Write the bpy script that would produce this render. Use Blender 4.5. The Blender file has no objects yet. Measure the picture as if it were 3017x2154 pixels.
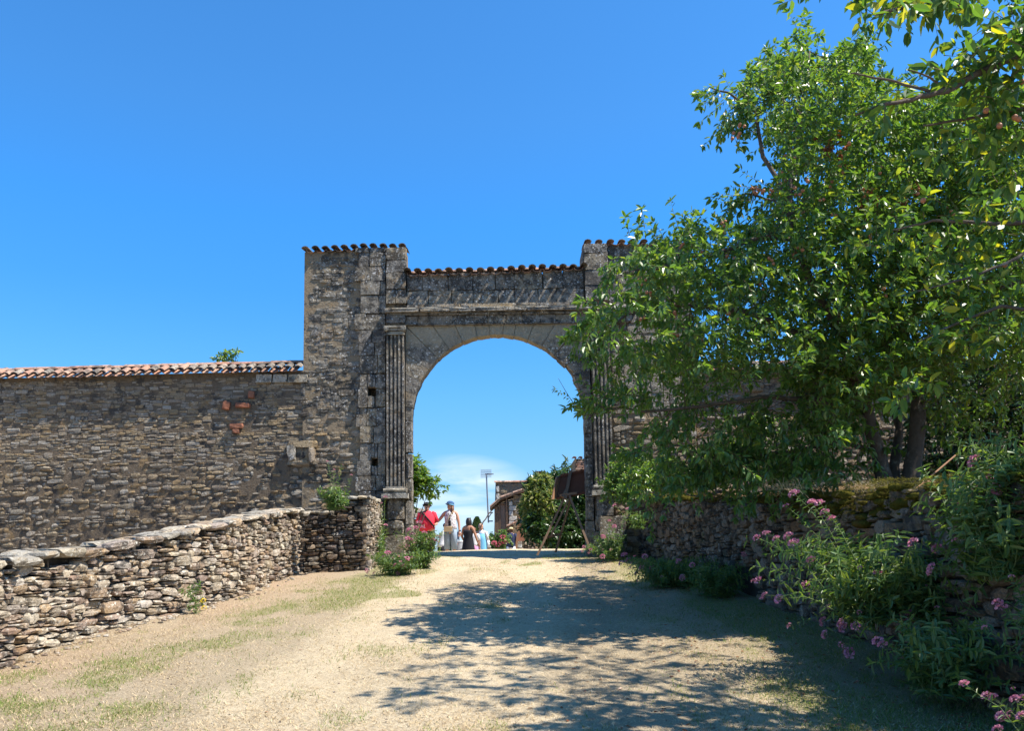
import bpy, bmesh, math, random
import numpy as np
from mathutils import Vector, Matrix, noise as mnoise
random.seed(7); RS = np.random.RandomState(11)
R = math.radians
S = bpy.context.scene; C = S.collection

# ---------------------------------------------------------------- camera, sky, sun, exposure
PITCH, ROLL, FPX, CX, CY = R(6.0), R(0.9), 2400.0, 1508.5, 1368.0
EYE = Vector((0, 0, 1.6))
Fw = Vector((0, math.cos(PITCH), math.sin(PITCH)))
R0 = Vector((1, 0, 0)); U0 = R0.cross(Fw)
Rt = R0 * math.cos(ROLL) - U0 * math.sin(ROLL); Up = U0 * math.cos(ROLL) + R0 * math.sin(ROLL)
cd = bpy.data.cameras.new('camera'); cam = bpy.data.objects.new('camera', cd); C.objects.link(cam)
mw = Matrix((Rt, Up, -Fw)).transposed().to_4x4(); mw.translation = EYE; cam.matrix_world = mw
cd.sensor_width = 36; cd.lens = FPX / 3017 * 36; cd.shift_y = (CY - 1077) / 3017
cd.clip_start = 0.05; cd.clip_end = 3000
S.camera = cam

SUN_EL, SUN_AZ = R(57), R(107)          # azimuth clockwise from +Y
w = bpy.data.worlds.new('World'); S.world = w; w.use_nodes = True
nt = w.node_tree; nt.nodes.clear()
def WN(t, **k):
    n = nt.nodes.new(t)
    for a, b in k.items(): setattr(n, a, b)
    return n
sky = WN('ShaderNodeTexSky', sky_type='NISHITA'); sky.sun_disc = False
sky.sun_elevation = SUN_EL; sky.sun_rotation = SUN_AZ
sky.altitude = 0; sky.air_density = 1.0; sky.dust_density = 0.3; sky.ozone_density = 3.0
tint = WN('ShaderNodeMix', data_type='RGBA', blend_type='MULTIPLY'); tint.inputs[0].default_value = 1
nt.links.new(sky.outputs[0], tint.inputs[6])
tc = WN('ShaderNodeTexCoord'); sep = WN('ShaderNodeSeparateXYZ'); nt.links.new(tc.outputs['Generated'], sep.inputs[0])
# the phone's saturated blue: colour response by height above the horizon, the same all round
rp = WN('ShaderNodeValToRGB'); nt.links.new(sep.outputs[2], rp.inputs[0]); E_ = rp.color_ramp.elements
TBL = [(0.0, .24, .42, .78), (.06, .25, .40, .60), (.11, .25, .43, .60), (.18, .235, .49, .66), (.24, .21, .515, .74), (.30, .18, .53, .82), (.38, .18, .575, .88), (.48, .235, .60, .86), (1.0, .28, .63, .86)]
while len(E_) < len(TBL): E_.new(.5)
for e_, (p_, r_, g_, b_) in zip(E_, TBL): e_.position = p_; e_.color = (r_, g_, b_, 1)
nt.links.new(rp.outputs[0], tint.inputs[7])
# thin cirrus low in the north
mp = WN('ShaderNodeMapping'); mp.inputs['Scale'].default_value = (9, 9, 40); mp.inputs['Location'].default_value = (0.7, 0.2, 0.35)
nt.links.new(tc.outputs['Generated'], mp.inputs[0])
cn = WN('ShaderNodeTexNoise'); cn.inputs['Scale'].default_value = 1.0; cn.inputs['Detail'].default_value = 5; cn.inputs['Distortion'].default_value = .6
nt.links.new(mp.outputs[0], cn.inputs[0])
def WM(op, a, b, clamp=False):
    n = WN('ShaderNodeMath', operation=op); n.use_clamp = clamp
    for i, q in enumerate((a, b)):
        if isinstance(q, (int, float)): n.inputs[i].default_value = q
        elif q is not None: nt.links.new(q, n.inputs[i])
    return n.outputs[0]
# elliptical bank of cirrus, wide and low, broken by noise
dx = WM('MULTIPLY', WM('ADD', sep.outputs[0], 0.065), 11.0); dz = WM('MULTIPLY', WM('SUBTRACT', sep.outputs[2], 0.066), 21.0)
ax = WM('ABSOLUTE', dx, None); ay = WM('ABSOLUTE', dz, None)
fall = WM('SUBTRACT', 1.25, WM('ADD', WM('MULTIPLY', ax, ax), WM('MULTIPLY', ay, ay)), True)
front = WM('GREATER_THAN', sep.outputs[1], 0.0)
lo = WM('MULTIPLY', WM('SUBTRACT', 0.075, sep.outputs[2]), 12.0, True)      # general milky band at the horizon
c1 = WM('MULTIPLY', WM('MULTIPLY', fall, front), WM('MULTIPLY', WM('SUBTRACT', cn.outputs[0], 0.36), 4.2, True), True)
cf = WM('MAXIMUM', c1, WM('MULTIPLY', lo, 0.75))
cm = WN('ShaderNodeMix', data_type='RGBA'); nt.links.new(WM('MULTIPLY', cf, 0.9), cm.inputs[0])
nt.links.new(tint.outputs[2], cm.inputs[6]); cm.inputs[7].default_value = (2.75, 3.35, 3.75, 1)
bg = WN('ShaderNodeBackground'); bg.inputs[1].default_value = 0.135
nt.links.new(cm.outputs[2], bg.inputs[0]); wo = WN('ShaderNodeOutputWorld'); nt.links.new(bg.outputs[0], wo.inputs[0])

sl = bpy.data.lights.new('sun', 'SUN'); sl.energy = 4.6; sl.angle = R(0.53); sl.color = (1, .93, .82)
so = bpy.data.objects.new('sun', sl); C.objects.link(so)
tosun = Vector((math.sin(SUN_AZ) * math.cos(SUN_EL), math.cos(SUN_AZ) * math.cos(SUN_EL), math.sin(SUN_EL)))
so.rotation_euler = tosun.to_track_quat('Z', 'Y').to_euler(); so.location = tosun * 60
S.view_settings.view_transform = 'Standard'; S.view_settings.look = 'None'
S.view_settings.exposure = 1.2; S.view_settings.gamma = 1; S.view_settings.use_curve_mapping = False
S.render.engine = 'CYCLES'; S.cycles.max_bounces = 6; S.cycles.transparent_max_bounces = 8

# ---------------------------------------------------------------- measuring helpers
def ray(px, py): return Fw + Rt * ((px - CX) / FPX) + Up * ((CY - py) / FPX)
def P(px, py, Y):
    d = ray(px, py); return EYE + d * (Y / d.y)
PROF = [(-60, -3.0), (-5, -.4), (0, 0), (16, 1.40), (17.2, 1.52), (18.5, 1.615), (20, 1.57), (23.5, 1.33), (27, 1.0), (35, .8), (60, .2), (700, -1)]
def prof(y):
    for (a, za), (b, zb) in zip(PROF, PROF[1:]):
        if y <= b: return za + (zb - za) * (y - a) / (b - a)
    return PROF[-1][1]
def gz(x, y):
    z = (prof(y - .5) + 2 * prof(y) + prof(y + .5)) / 4
    if -8 < x < 8 and y < 40:
        z += .05 * mnoise.noise(Vector((x * .45, y * .45, 1))) + .015 * mnoise.noise(Vector((x * 2, y * 2, 4)))
        z += .03 * max(0, min(1, (x - .4) / 2)) * max(0, min(1, (y - 9) / 6))
    return z
def hit(px, py):
    d = ray(px, py); t = 2.0
    while t < 60:
        p = EYE + d * t
        if p.z < gz(p.x, p.y): return p
        t += .02
    return EYE + d * 60

# ---------------------------------------------------------------- object helpers
def props(o, label=None, cat=None, group=None, kind=None):
    if label: o['label'] = label
    if cat: o['category'] = cat
    if group: o['group'] = group
    if kind: o['kind'] = kind
    return o
def empty(name, loc, label, cat, group=None, rz=0):
    o = bpy.data.objects.new(name, None); o.empty_display_size = .2; C.objects.link(o)
    o.location = loc; o.rotation_euler.z = rz
    return props(o, label, cat, group)
def link(name, me, parent=None, mw=None, kind=None, m=None):
    o = bpy.data.objects.new(name, me); C.objects.link(o)
    if m and not me.materials: me.materials.append(m)
    if parent:
        o.parent = parent
        pm = Matrix.Identity(4); q = parent
        chain = []
        while q: chain.append(q.matrix_basis.copy()); q = q.parent
        for b in reversed(chain): pm = pm @ b
        o.matrix_basis = pm.inverted() @ (mw if mw is not None else Matrix.Identity(4))
    elif mw is not None: o.matrix_basis = mw
    if kind: o['kind'] = kind
    return o
def np_mesh(name, V, F, m, smooth=False, attr=None):
    """V (n,3), F (k,3|4) int arrays"""
    V = np.asarray(V, dtype=np.float32); F = np.asarray(F, dtype=np.int32)
    me = bpy.data.meshes.new(name); me.vertices.add(len(V)); me.vertices.foreach_set('co', V.ravel())
    k = F.shape[1]; me.loops.add(F.size); me.loops.foreach_set('vertex_index', F.ravel())
    me.polygons.add(len(F)); me.polygons.foreach_set('loop_start', np.arange(0, F.size, k, dtype=np.int32))
    me.polygons.foreach_set('loop_total', np.full(len(F), k, dtype=np.int32))
    me.polygons.foreach_set('use_smooth', np.full(len(F), smooth, dtype=bool))
    if attr is not None:
        for an, av in attr.items():
            a = me.attributes.new(an, 'FLOAT', 'POINT'); a.data.foreach_set('value', np.asarray(av, dtype=np.float32))
    me.update(calc_edges=True); me.validate()
    if m: me.materials.append(m)
    return me
class MB:
    def __init__(s): s.v = []; s.f = []
    def add(s, vs, fs):
        o = len(s.v); s.v += [tuple(v) for v in vs]; s.f += [tuple(i + o for i in f) for f in fs]; return s
    def box(s, c, sz, M=None, jit=0):
        vs = [Vector((x * sz[0] / 2, y * sz[1] / 2, z * sz[2] / 2)) for x in (-1, 1) for y in (-1, 1) for z in (-1, 1)]
        if jit: vs = [v + Vector([random.uniform(-jit, jit) for _ in range(3)]) for v in vs]
        vs = [(M @ v if M else v) + Vector(c) for v in vs]
        return s.add(vs, [(0, 1, 3, 2), (4, 6, 7, 5), (0, 4, 5, 1), (2, 3, 7, 6), (0, 2, 6, 4), (1, 5, 7, 3)])
    def tube(s, pts, rad, n=6, cap=True):
        pts = [Vector(p) for p in pts]; m = len(pts)
        if not hasattr(rad, '__len__'): rad = [rad] * m
        vs = []; prev = None
        for i, p in enumerate(pts):
            t = (pts[min(i + 1, m - 1)] - pts[max(i - 1, 0)]).normalized()
            if prev is None: a = t.orthogonal().normalized()
            else: a = (prev - t * prev.dot(t)); a = a.normalized() if a.length > 1e-5 else t.orthogonal().normalized()
            prev = a; b = t.cross(a)
            for k in range(n):
                th = 2 * math.pi * k / n; vs.append(p + (a * math.cos(th) + b * math.sin(th)) * rad[i])
        fs = [(i * n + k, i * n + (k + 1) % n, (i + 1) * n + (k + 1) % n, (i + 1) * n + k) for i in range(m - 1) for k in range(n)]
        if cap: fs += [tuple(range(n))[::-1], tuple((m - 1) * n + k for k in range(n))]
        return s.add(vs, fs)
    def loft(s, rings, n=12, cap=True):
        """rings: (center, rx, ry) horizontal ellipses, or (center, ax, ay) with vectors"""
        vs = []
        for c, a, b in rings:
            c = Vector(c); a = Vector((a, 0, 0)) if not hasattr(a, '__len__') else Vector(a); b = Vector((0, b, 0)) if not hasattr(b, '__len__') else Vector(b)
            for k in range(n):
                th = 2 * math.pi * k / n; vs.append(c + a * math.cos(th) + b * math.sin(th))
        m = len(rings)
        fs = [(i * n + k, i * n + (k + 1) % n, (i + 1) * n + (k + 1) % n, (i + 1) * n + k) for i in range(m - 1) for k in range(n)]
        if cap: fs += [tuple(range(n))[::-1], tuple((m - 1) * n + k for k in range(n))]
        return s.add(vs, fs)
    def ball(s, c, r, n=8, m=5, sq=(1, 1, 1)):
        c = Vector(c); rings = []
        for i in range(m + 1):
            ph = -math.pi / 2 + math.pi * i / m; q = max(.02, math.cos(ph))
            rings.append((c + Vector((0, 0, math.sin(ph) * r * sq[2])), r * q * sq[0], r * q * sq[1]))
        return s.loft(rings, n)
    def mesh(s, name, m, smooth=False):
        me = bpy.data.meshes.new(name); me.from_pydata(s.v, [], s.f); me.update()
        if m: me.materials.append(m)
        if smooth: me.polygons.foreach_set('use_smooth', [True] * len(me.polygons))
        return me
    def build(s, name, m, parent=None, smooth=False, kind=None, mw=None):
        return link(name, s.mesh(name, m, smooth), parent, mw, kind)

# ---------------------------------------------------------------- materials
class G:
    """tiny node-graph helper"""
    def __init__(s, name):
        s.m = bpy.data.materials.new(name); s.m.use_nodes = True; s.t = s.m.node_tree; s.t.nodes.clear()
        s.out = s.n('ShaderNodeOutputMaterial')
    def n(s, t, **k):
        n = s.t.nodes.new(t)
        for a, b in k.items(): setattr(n, a, b)
        return n
    def set(s, sock, v):
        if isinstance(v, bpy.types.NodeSocket): s.t.links.new(v, sock)
        elif v is not None:
            if hasattr(v, '__len__') and len(v) == 3 and len(sock.default_value) == 4: v = (*v, 1)
            sock.default_value = v
    def math(s, op, a, b=None, clamp=False):
        n = s.n('ShaderNodeMath', operation=op); n.use_clamp = clamp; s.set(n.inputs[0], a)
        if b is not None: s.set(n.inputs[1], b)
        return n.outputs[0]
    def mix(s, f, a, b, mode='MIX'):
        n = s.n('ShaderNodeMix', data_type='RGBA', blend_type=mode); s.set(n.inputs[0], f); s.set(n.inputs[6], a); s.set(n.inputs[7], b); return n.outputs[2]
    def noise(s, vec, scale, detail=4, rough=.6, dist=0):
        n = s.n('ShaderNodeTexNoise'); s.set(n.inputs['Vector'], vec); n.inputs['Scale'].default_value = scale; n.inputs['Detail'].default_value = detail
        n.inputs['Roughness'].default_value = rough; n.inputs['Distortion'].default_value = dist; return n.outputs[0]
    def voro(s, vec, scale, feature='F1'):
        n = s.n('ShaderNodeTexVoronoi', feature=feature); s.set(n.inputs['Vector'], vec); n.inputs['Scale'].default_value = scale; return n.outputs['Distance']
    def step(s, v, lo, hi):
        n = s.n('ShaderNodeMapRange', interpolation_type='SMOOTHSTEP'); s.set(n.inputs[0], v); n.inputs[1].default_value = lo; n.inputs[2].default_value = hi; return n.outputs[0]
    def ramp(s, f, cols):
        n = s.n('ShaderNodeValToRGB'); s.set(n.inputs[0], f); e = n.color_ramp.elements
        while len(e) < len(cols): e.new(.5)
        for i, (p, c) in enumerate(cols): e[i].position = p; e[i].color = (*c, 1)
        return n.outputs[0]
    def pos(s): return s.n('ShaderNodeNewGeometry').outputs['Position']
    def rnd(s):
        a = s.n('ShaderNodeNewGeometry').outputs['Random Per Island']; b = s.n('ShaderNodeObjectInfo').outputs['Random']
        return s.math('FRACT', s.math('ADD', s.math('MULTIPLY', a, 3.7), b))
    def bump(s, h, dist, strength=1, prev=None):
        n = s.n('ShaderNodeBump'); s.set(n.inputs['Height'], h); n.inputs['Distance'].default_value = dist; n.inputs['Strength'].default_value = strength
        if prev is not None: s.set(n.inputs['Normal'], prev)
        return n.outputs[0]
    def bsdf(s, col, rough=.9, nrm=None, spec=.2, metal=0):
        n = s.n('ShaderNodeBsdfPrincipled'); s.set(n.inputs['Base Color'], col); s.set(n.inputs['Roughness'], rough)
        n.inputs['Specular IOR Level'].default_value = spec; n.inputs['Metallic'].default_value = metal
        if nrm is not None: s.set(n.inputs['Normal'], nrm)
        s.t.links.new(n.outputs[0], s.out.inputs[0]); return n
def flat(name, col, rough=.8, var=.25, scale=20, bump=.002, metal=0):
    g = G(name); p = g.pos(); n = g.noise(p, scale, 4)
    c = g.mix(g.math('MULTIPLY', n, var * 2), col, tuple(x * .45 for x in col))
    g.bsdf(c, rough, g.bump(n, bump), .3, metal); return g.m
def stone_mat(name, pal, lichen=.35, lcol=(.55, .53, .48), crust=.5, ccol=(.045, .042, .04), bump=.012, ochre=.3, moss=0, fine=45, clean_z=None):
    g = G(name); p = g.pos(); r = g.rnd()
    n = len(pal); base = g.ramp(r, [(i / (n - 1) if n > 1 else 0, c) for i, c in enumerate(pal)])
    big = g.noise(p, 1.1, 4, .6); med = g.noise(p, 7, 6, .65); fin = g.noise(p, fine, 6, .7)
    base = g.mix(g.step(g.noise(p, 3.1, 5, .7, .5), .52, .66), base, g.mix(.5, base, (.36, .23, .10)), 'MIX') if ochre else base
    base = g.mix(g.math('MULTIPLY', g.step(fin, .3, .75), .55), base, g.mix(1, base, (.35, .33, .3), 'MULTIPLY'))
    base = g.mix(g.math('MULTIPLY', g.step(g.math('ADD', med, g.math('MULTIPLY', big, .5)), .86 - crust * .3, .98 - crust * .22), .8), base, ccol)
    # lichen: round pale spots, gated by a broad noise
    vd = g.voro(g.mix(.06, p, g.n('ShaderNodeTexNoise').outputs[1]), 17); vd2 = g.voro(p, 48)
    gate = g.step(g.noise(p, 2.3, 5, .7), .62 - lichen * .25, .75 - lichen * .15)
    sp = g.math('MAXIMUM', g.math('MULTIPLY', g.step(vd, .36, .22), g.step(fin, .40, .55)), g.math('MULTIPLY', g.step(vd2, .30, .16), .8))
    base = g.mix(g.math('MULTIPLY', g.math('MULTIPLY', sp, gate), .92), base, lcol)
    base = g.mix(g.math('MULTIPLY', g.step(g.noise(p, 21, 5, .8), .54, .62), .55 * crust), base, g.mix(1, base, (.25, .24, .24), 'MULTIPLY'))
    if clean_z: sz = g.n('ShaderNodeSeparateXYZ'); g.set(sz.inputs[0], p); base = g.mix(g.math('MULTIPLY', g.step(g.math('ADD', sz.outputs[2], g.math('MULTIPLY', big, 1.4)), clean_z - .15, clean_z + .35), .75), base, (.42, .35, .24))
    if moss: base = g.mix(g.math('MULTIPLY', g.step(g.noise(p, 2.2, 5, .7), .55, .68), moss), base, (.09, .085, .02))
    h = g.math('ADD', g.math('ADD', g.math('MULTIPLY', g.noise(p, 13, 5, .7), 2.6), fin), g.math('MULTIPLY', g.noise(p, fine * 3.2, 3, .6), .35))
    g.bsdf(base, .92, g.bump(h, bump), .15); return g.m
M = {}
M['gate'] = stone_mat('gate_limestone', [(.30, .27, .225), (.34, .305, .25), (.26, .24, .215), (.37, .31, .22), (.30, .27, .23)], lichen=1.1, lcol=(.66, .64, .6), crust=.62, bump=.035)
M['gate_clean'] = stone_mat('gate_clean_limestone', [(.30, .26, .20), (.34, .28, .20), (.27, .24, .20)], lichen=1.1, lcol=(.66, .64, .58), crust=.55, bump=.028, clean_z=6.35)
M['rubble'] = stone_mat('rubble_stone', [(.32, .25, .17), (.39, .30, .19), (.26, .225, .18), (.36, .32, .265), (.30, .23, .165), (.45, .41, .35), (.35, .265, .16), (.41, .29, .165)], lichen=.7, lcol=(.6, .56, .48), crust=.2, bump=.03)
M['deep_joint'] = stone_mat('deep_mortar', [(.16, .125, .09), (.18, .14, .10)], lichen=.2, crust=.3, bump=.02)
M['dry'] = stone_mat('dry_stone', [(.48, .40, .29), (.36, .30, .23), (.56, .49, .38), (.28, .19, .14), (.50, .45, .39), (.44, .32, .20), (.24, .18, .15)], lichen=1.05, lcol=(.70, .66, .57), crust=.5, bump=.014)
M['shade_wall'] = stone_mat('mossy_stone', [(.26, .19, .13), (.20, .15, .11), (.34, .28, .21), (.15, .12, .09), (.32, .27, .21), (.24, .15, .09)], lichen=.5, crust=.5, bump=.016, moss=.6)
M['coping'] = stone_mat('coping_stone', [(.40, .37, .31), (.34, .31, .26), (.44, .38, .28)], lichen=.9, lcol=(.62, .6, .55), crust=.42, bump=.014)
M['mortar'] = stone_mat('old_mortar', [(.25, .20, .14), (.28, .22, .15)], lichen=.3, crust=.35, bump=.02)
M['joint'] = stone_mat('dark_joint', [(.07, .06, .05), (.08, .065, .05)], lichen=0, crust=.4, bump=.02)
M['tile'] = stone_mat('terracotta_tile', [(.46, .24, .16), (.42, .23, .16), (.52, .34, .25), (.36, .21, .15), (.47, .31, .23)], lichen=.6, lcol=(.5, .46, .38), crust=.52, ccol=(.07, .065, .06), bump=.004, ochre=0)
M['tile_old'] = stone_mat('lichened_tile', [(.23, .19, .155), (.31, .26, .21), (.17, .15, .13), (.37, .28, .21)], lichen=.9, lcol=(.5, .46, .38), crust=.5, bump=.005, ochre=0)
M['brick'] = stone_mat('red_brick', [(.30, .12, .07), (.27, .12, .075), (.33, .14, .085)], lichen=.1, crust=.2, bump=.006, ochre=0)
M['white_stone'] = stone_mat('pale_quoin', [(.55, .52, .46), (.6, .57, .5)], lichen=.3, crust=.1, bump=.006, ochre=0)
def moss_mat():
    g = G('moss'); p = g.pos(); n = g.noise(p, 30, 6, .7); b = g.noise(p, 5, 4)
    c = g.mix(n, (.035, .038, .008), (.15, .13, .025)); c = g.mix(g.step(b, .5, .7), c, (.10, .065, .02))
    g.bsdf(c, 1, g.bump(n, .03), 0); return g.m
M['moss'] = moss_mat()
def leaf_mat(name, cols, trans=.35, rough=.42, yellow=0, spec=.45, tt=(2.1, 2.0, .7)):
    g = G(name); at = g.n('ShaderNodeAttribute'); at.attribute_name = 'rnd'
    r = g.math('FRACT', g.math('ADD', at.outputs['Fac'], g.n('ShaderNodeObjectInfo').outputs['Random']))
    col = g.ramp(r, [(i / (len(cols) - 1), c) for i, c in enumerate(cols)])
    p = g.n('ShaderNodeBsdfPrincipled'); g.set(p.inputs['Base Color'], col); p.inputs['Roughness'].default_value = rough; p.inputs['Specular IOR Level'].default_value = spec
    t = g.n('ShaderNodeBsdfTranslucent'); tc = g.mix(1, col, tt, 'MULTIPLY'); g.set(t.inputs[0], tc)
    mx = g.n('ShaderNodeMixShader'); mx.inputs[0].default_value = trans; g.t.links.new(p.outputs[0], mx.inputs[1]); g.t.links.new(t.outputs[0], mx.inputs[2])
    g.t.links.new(mx.outputs[0], g.out.inputs[0]); return g.m
M['leaf'] = leaf_mat('plum_leaf', [(.075, .15, .028), (.10, .19, .035), (.08, .155, .045), (.15, .24, .045), (.055, .12, .03), (.09, .18, .04), (.22, .27, .04)], .40, .38, spec=.8)
M['leaf_near'] = leaf_mat('near_plum_leaf', [(.05, .115, .03), (.06, .13, .03), (.045, .10, .035), (.09, .18, .03), (.05, .11, .03), (.06, .13, .03), (.07, .14, .04), (.13, .22, .03), (.36, .34, .03), (.055, .12, .03), (.18, .25, .03)], .45, spec=.6)  # yellow entries paint the glow of leaves lit from behind
M['leaf_dead'] = leaf_mat('dead_leaf', [(.20, .06, .025), (.28, .10, .04), (.14, .05, .03)], .2)
M['leaf_dark'] = leaf_mat('laurel_leaf', [(.03, .07, .022), (.04, .09, .03), (.025, .06, .02), (.07, .13, .035)], .2, .3, spec=.6)
M['leaf_sunlit'] = leaf_mat('sunlit_bush_leaf', [(.20, .24, .08), (.10, .16, .04), (.05, .10, .03), (.30, .30, .12), (.06, .12, .03)], .3)  # pale entries put the sunlight on the bush into its leaf colour
M['leaf_herb'] = leaf_mat('valerian_leaf', [(.07, .14, .04), (.10, .18, .06), (.06, .12, .05), (.16, .22, .05), (.08, .15, .05)], .35)
M['dry_grass'] = leaf_mat('dry_grass', [(.50, .38, .22), (.62, .49, .31), (.36, .27, .16), (.56, .44, .26), (.28, .2, .12)], .15, .7, spec=.2, tt=(1.3, 1.2, .9))
M['green_grass'] = leaf_mat('green_grass', [(.10, .16, .03), (.14, .20, .04), (.20, .23, .07), (.08, .13, .03), (.3, .27, .12)], .3, .6, spec=.2)
M['petal'] = leaf_mat('valerian_petal', [(.56, .20, .29), (.66, .32, .40), (.46, .15, .24), (.70, .42, .47)], .25, .7, spec=.1, tt=(1.1, 1, 1.05))
M['hydra'] = leaf_mat('hydrangea_petal', [(.60, .10, .18), (.7, .25, .32)], .2, .7, spec=.1, tt=(1, 1, 1))
def bark():
    g = G('plum_bark'); p = g.pos(); n = g.noise(p, 14, 7, .7); v = g.voro(p, 9)
    c = g.mix(n, (.05, .035, .028), (.17, .14, .115)); c = g.mix(g.step(g.noise(p, 5, 5, .8), .55, .7), c, (.24, .22, .18))
    g.bsdf(c, .9, g.bump(n, .02), .15); return g.m
M['bark'] = bark()
M['twig'] = flat('twig', (.13, .09, .06), .9)
M['stem'] = flat('green_stem', (.16, .22, .08), .7)
M['fruit'] = flat('plum_fruit', (.46, .19, .10), .45, .4, 60)
M['rust'] = flat('rusty_board', (.17, .065, .035), .85, .4, 9)
M['rust_edge'] = flat('weathered_board', (.34, .18, .10), .85, .3, 12)
M['wood'] = flat('weathered_wood', (.20, .13, .085), .85, .4, 18, .004)
M['wood_door'] = flat('grey_brown_door', (.22, .16, .12), .85, .3, 14, .004)
M['metal'] = flat('galvanised_steel', (.35, .36, .38), .45, .2, 30, .001, .8)
M['black'] = flat('black_cloth', (.012, .012, .016), .9)
M['skin'] = flat('skin', (.48, .26, .18), .6, .1, 40, .001)
M['skin_tan'] = flat('tanned_skin', (.36, .18, .11), .6, .1, 40, .001)
M['red'] = flat('red_cotton', (.62, .03, .06), .85, .15)
M['white'] = flat('white_cotton', (.72, .72, .72), .9, .12)
M['denim'] = flat('pale_denim', (.30, .38, .48), .9, .3, 25)
M['camo'] = flat('dark_camouflage', (.05, .06, .045), .9, .6, 12)
M['navy'] = flat('navy_cotton', (.03, .04, .09), .9, .2)
M['sky_cloth'] = flat('light_blue_cotton', (.16, .42, .62), .9, .15)
M['beige'] = flat('beige_leather', (.42, .31, .18), .7, .2)
M['straw'] = flat('straw_hat', (.62, .5, .28), .9, .2, 60)
M['hair_brown'] = flat('brown_hair', (.16, .07, .035), .6, .3, 50)
M['hair_dark'] = flat('dark_hair', (.018, .012, .012), .5, .3, 50)
M['pink'] = flat('pink_cotton', (.55, .25, .4), .9)
M['grey'] = flat('grey_plastic', (.35, .37, .4), .6, .1)
M['tarp'] = flat('blue_grey_tarpaulin', (.13, .19, .27), .7, .15)
M['paper'] = flat('white_notice', (.7, .69, .64), .8, .1)
M['yellow'] = flat('yellow_petal', (.8, .55, .01), .7, .1)
M['print'] = flat('notice_print', (.35, .28, .24), .8, .1)
def printed_top():
    g = G('patterned_blouse'); p = g.pos(); v = g.voro(p, 28)
    g.bsdf(g.mix(g.step(v, .45, .3), (.62, .6, .6), (.22, .14, .2)), .9); return g.m
M['blouse'] = printed_top()

# ================================================================ GROUND
LW_BASE = [hit(-420, 2125), hit(0, 1972), hit(240, 1880), hit(500, 1817), hit(740, 1748), hit(885, 1690)]
RWB = [Vector((3.75, 1.5, 0)), Vector((3.55, 3.6, 0)), hit(3017, 2140), hit(2560, 1900), hit(2250, 1778), hit(2000, 1672), hit(1860, 1632), Vector((1.98, 15.95, 0))]
for v in RWB: v.z = 0
def seglerp(poly, y):
    for a, b in zip(poly, poly[1:]):
        if a.y <= y <= b.y: return a.x + (b.x - a.x) * (y - a.y) / (b.y - a.y)
    return poly[0].x if y < poly[0].y else poly[-1].x
def ground_masks(x, y):
    """green-grass amount and bare sand amount at a point of the path"""
    n = mnoise.noise(Vector((x * .8, y * .5, 3))) + .5 * mnoise.noise(Vector((x * 2.6, y * 1.7, 7)))
    n2 = mnoise.noise(Vector((x * 5, y * 3.2, 9)))
    xl = seglerp(LW_BASE, y); xr = seglerp(RWB, y)
    dl = x - xl; dr = xr - x
    g = 0
    pt = .62 + 1.4 * mnoise.noise(Vector((x * 1.3, y * .9, 21))) + .8 * mnoise.noise(Vector((x * 4, y * 2.5, 23)))
    g += math.exp(-((dl - 1.35) / .75) ** 2) * max(0, min(1, pt)) * .85
    g += .8 * max(0, min(1, 2.6 * (mnoise.noise(Vector((x * 2.2, y * 1.1, 31))) - .12))) * (1 if x < .5 else .5)          # strip along the low wall
    g += .55 * math.exp(-(max(0, dr - .2) / .8) ** 2) + (.5 if dr < .9 else 0) + .55 * math.exp(-(max(0, dr - .6) / .9) ** 2)
    if y > 11: g += .9 * math.exp(-((dl - 1.45) / .5) ** 2)
    g = max(0, g * (.75 + 1.3 * n) + .35 * n2 * (g > .1) + .2 * max(0, n2 - .3))
    sand = max(0, min(1, 1.25 - abs((x + .35 + .06 * (10 - y)) / 1.7)) + .55 * n + .25 * math.sin((x + .35 + .06 * (10 - y)) * 3.6))
    red = math.exp(-(max(0, dl) / 1.15) ** 2) * (.7 + .6 * n)
    if y > 17: sand = 1; g *= .3
    return min(1, g), min(1, max(0, sand)), min(1, red)
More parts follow.
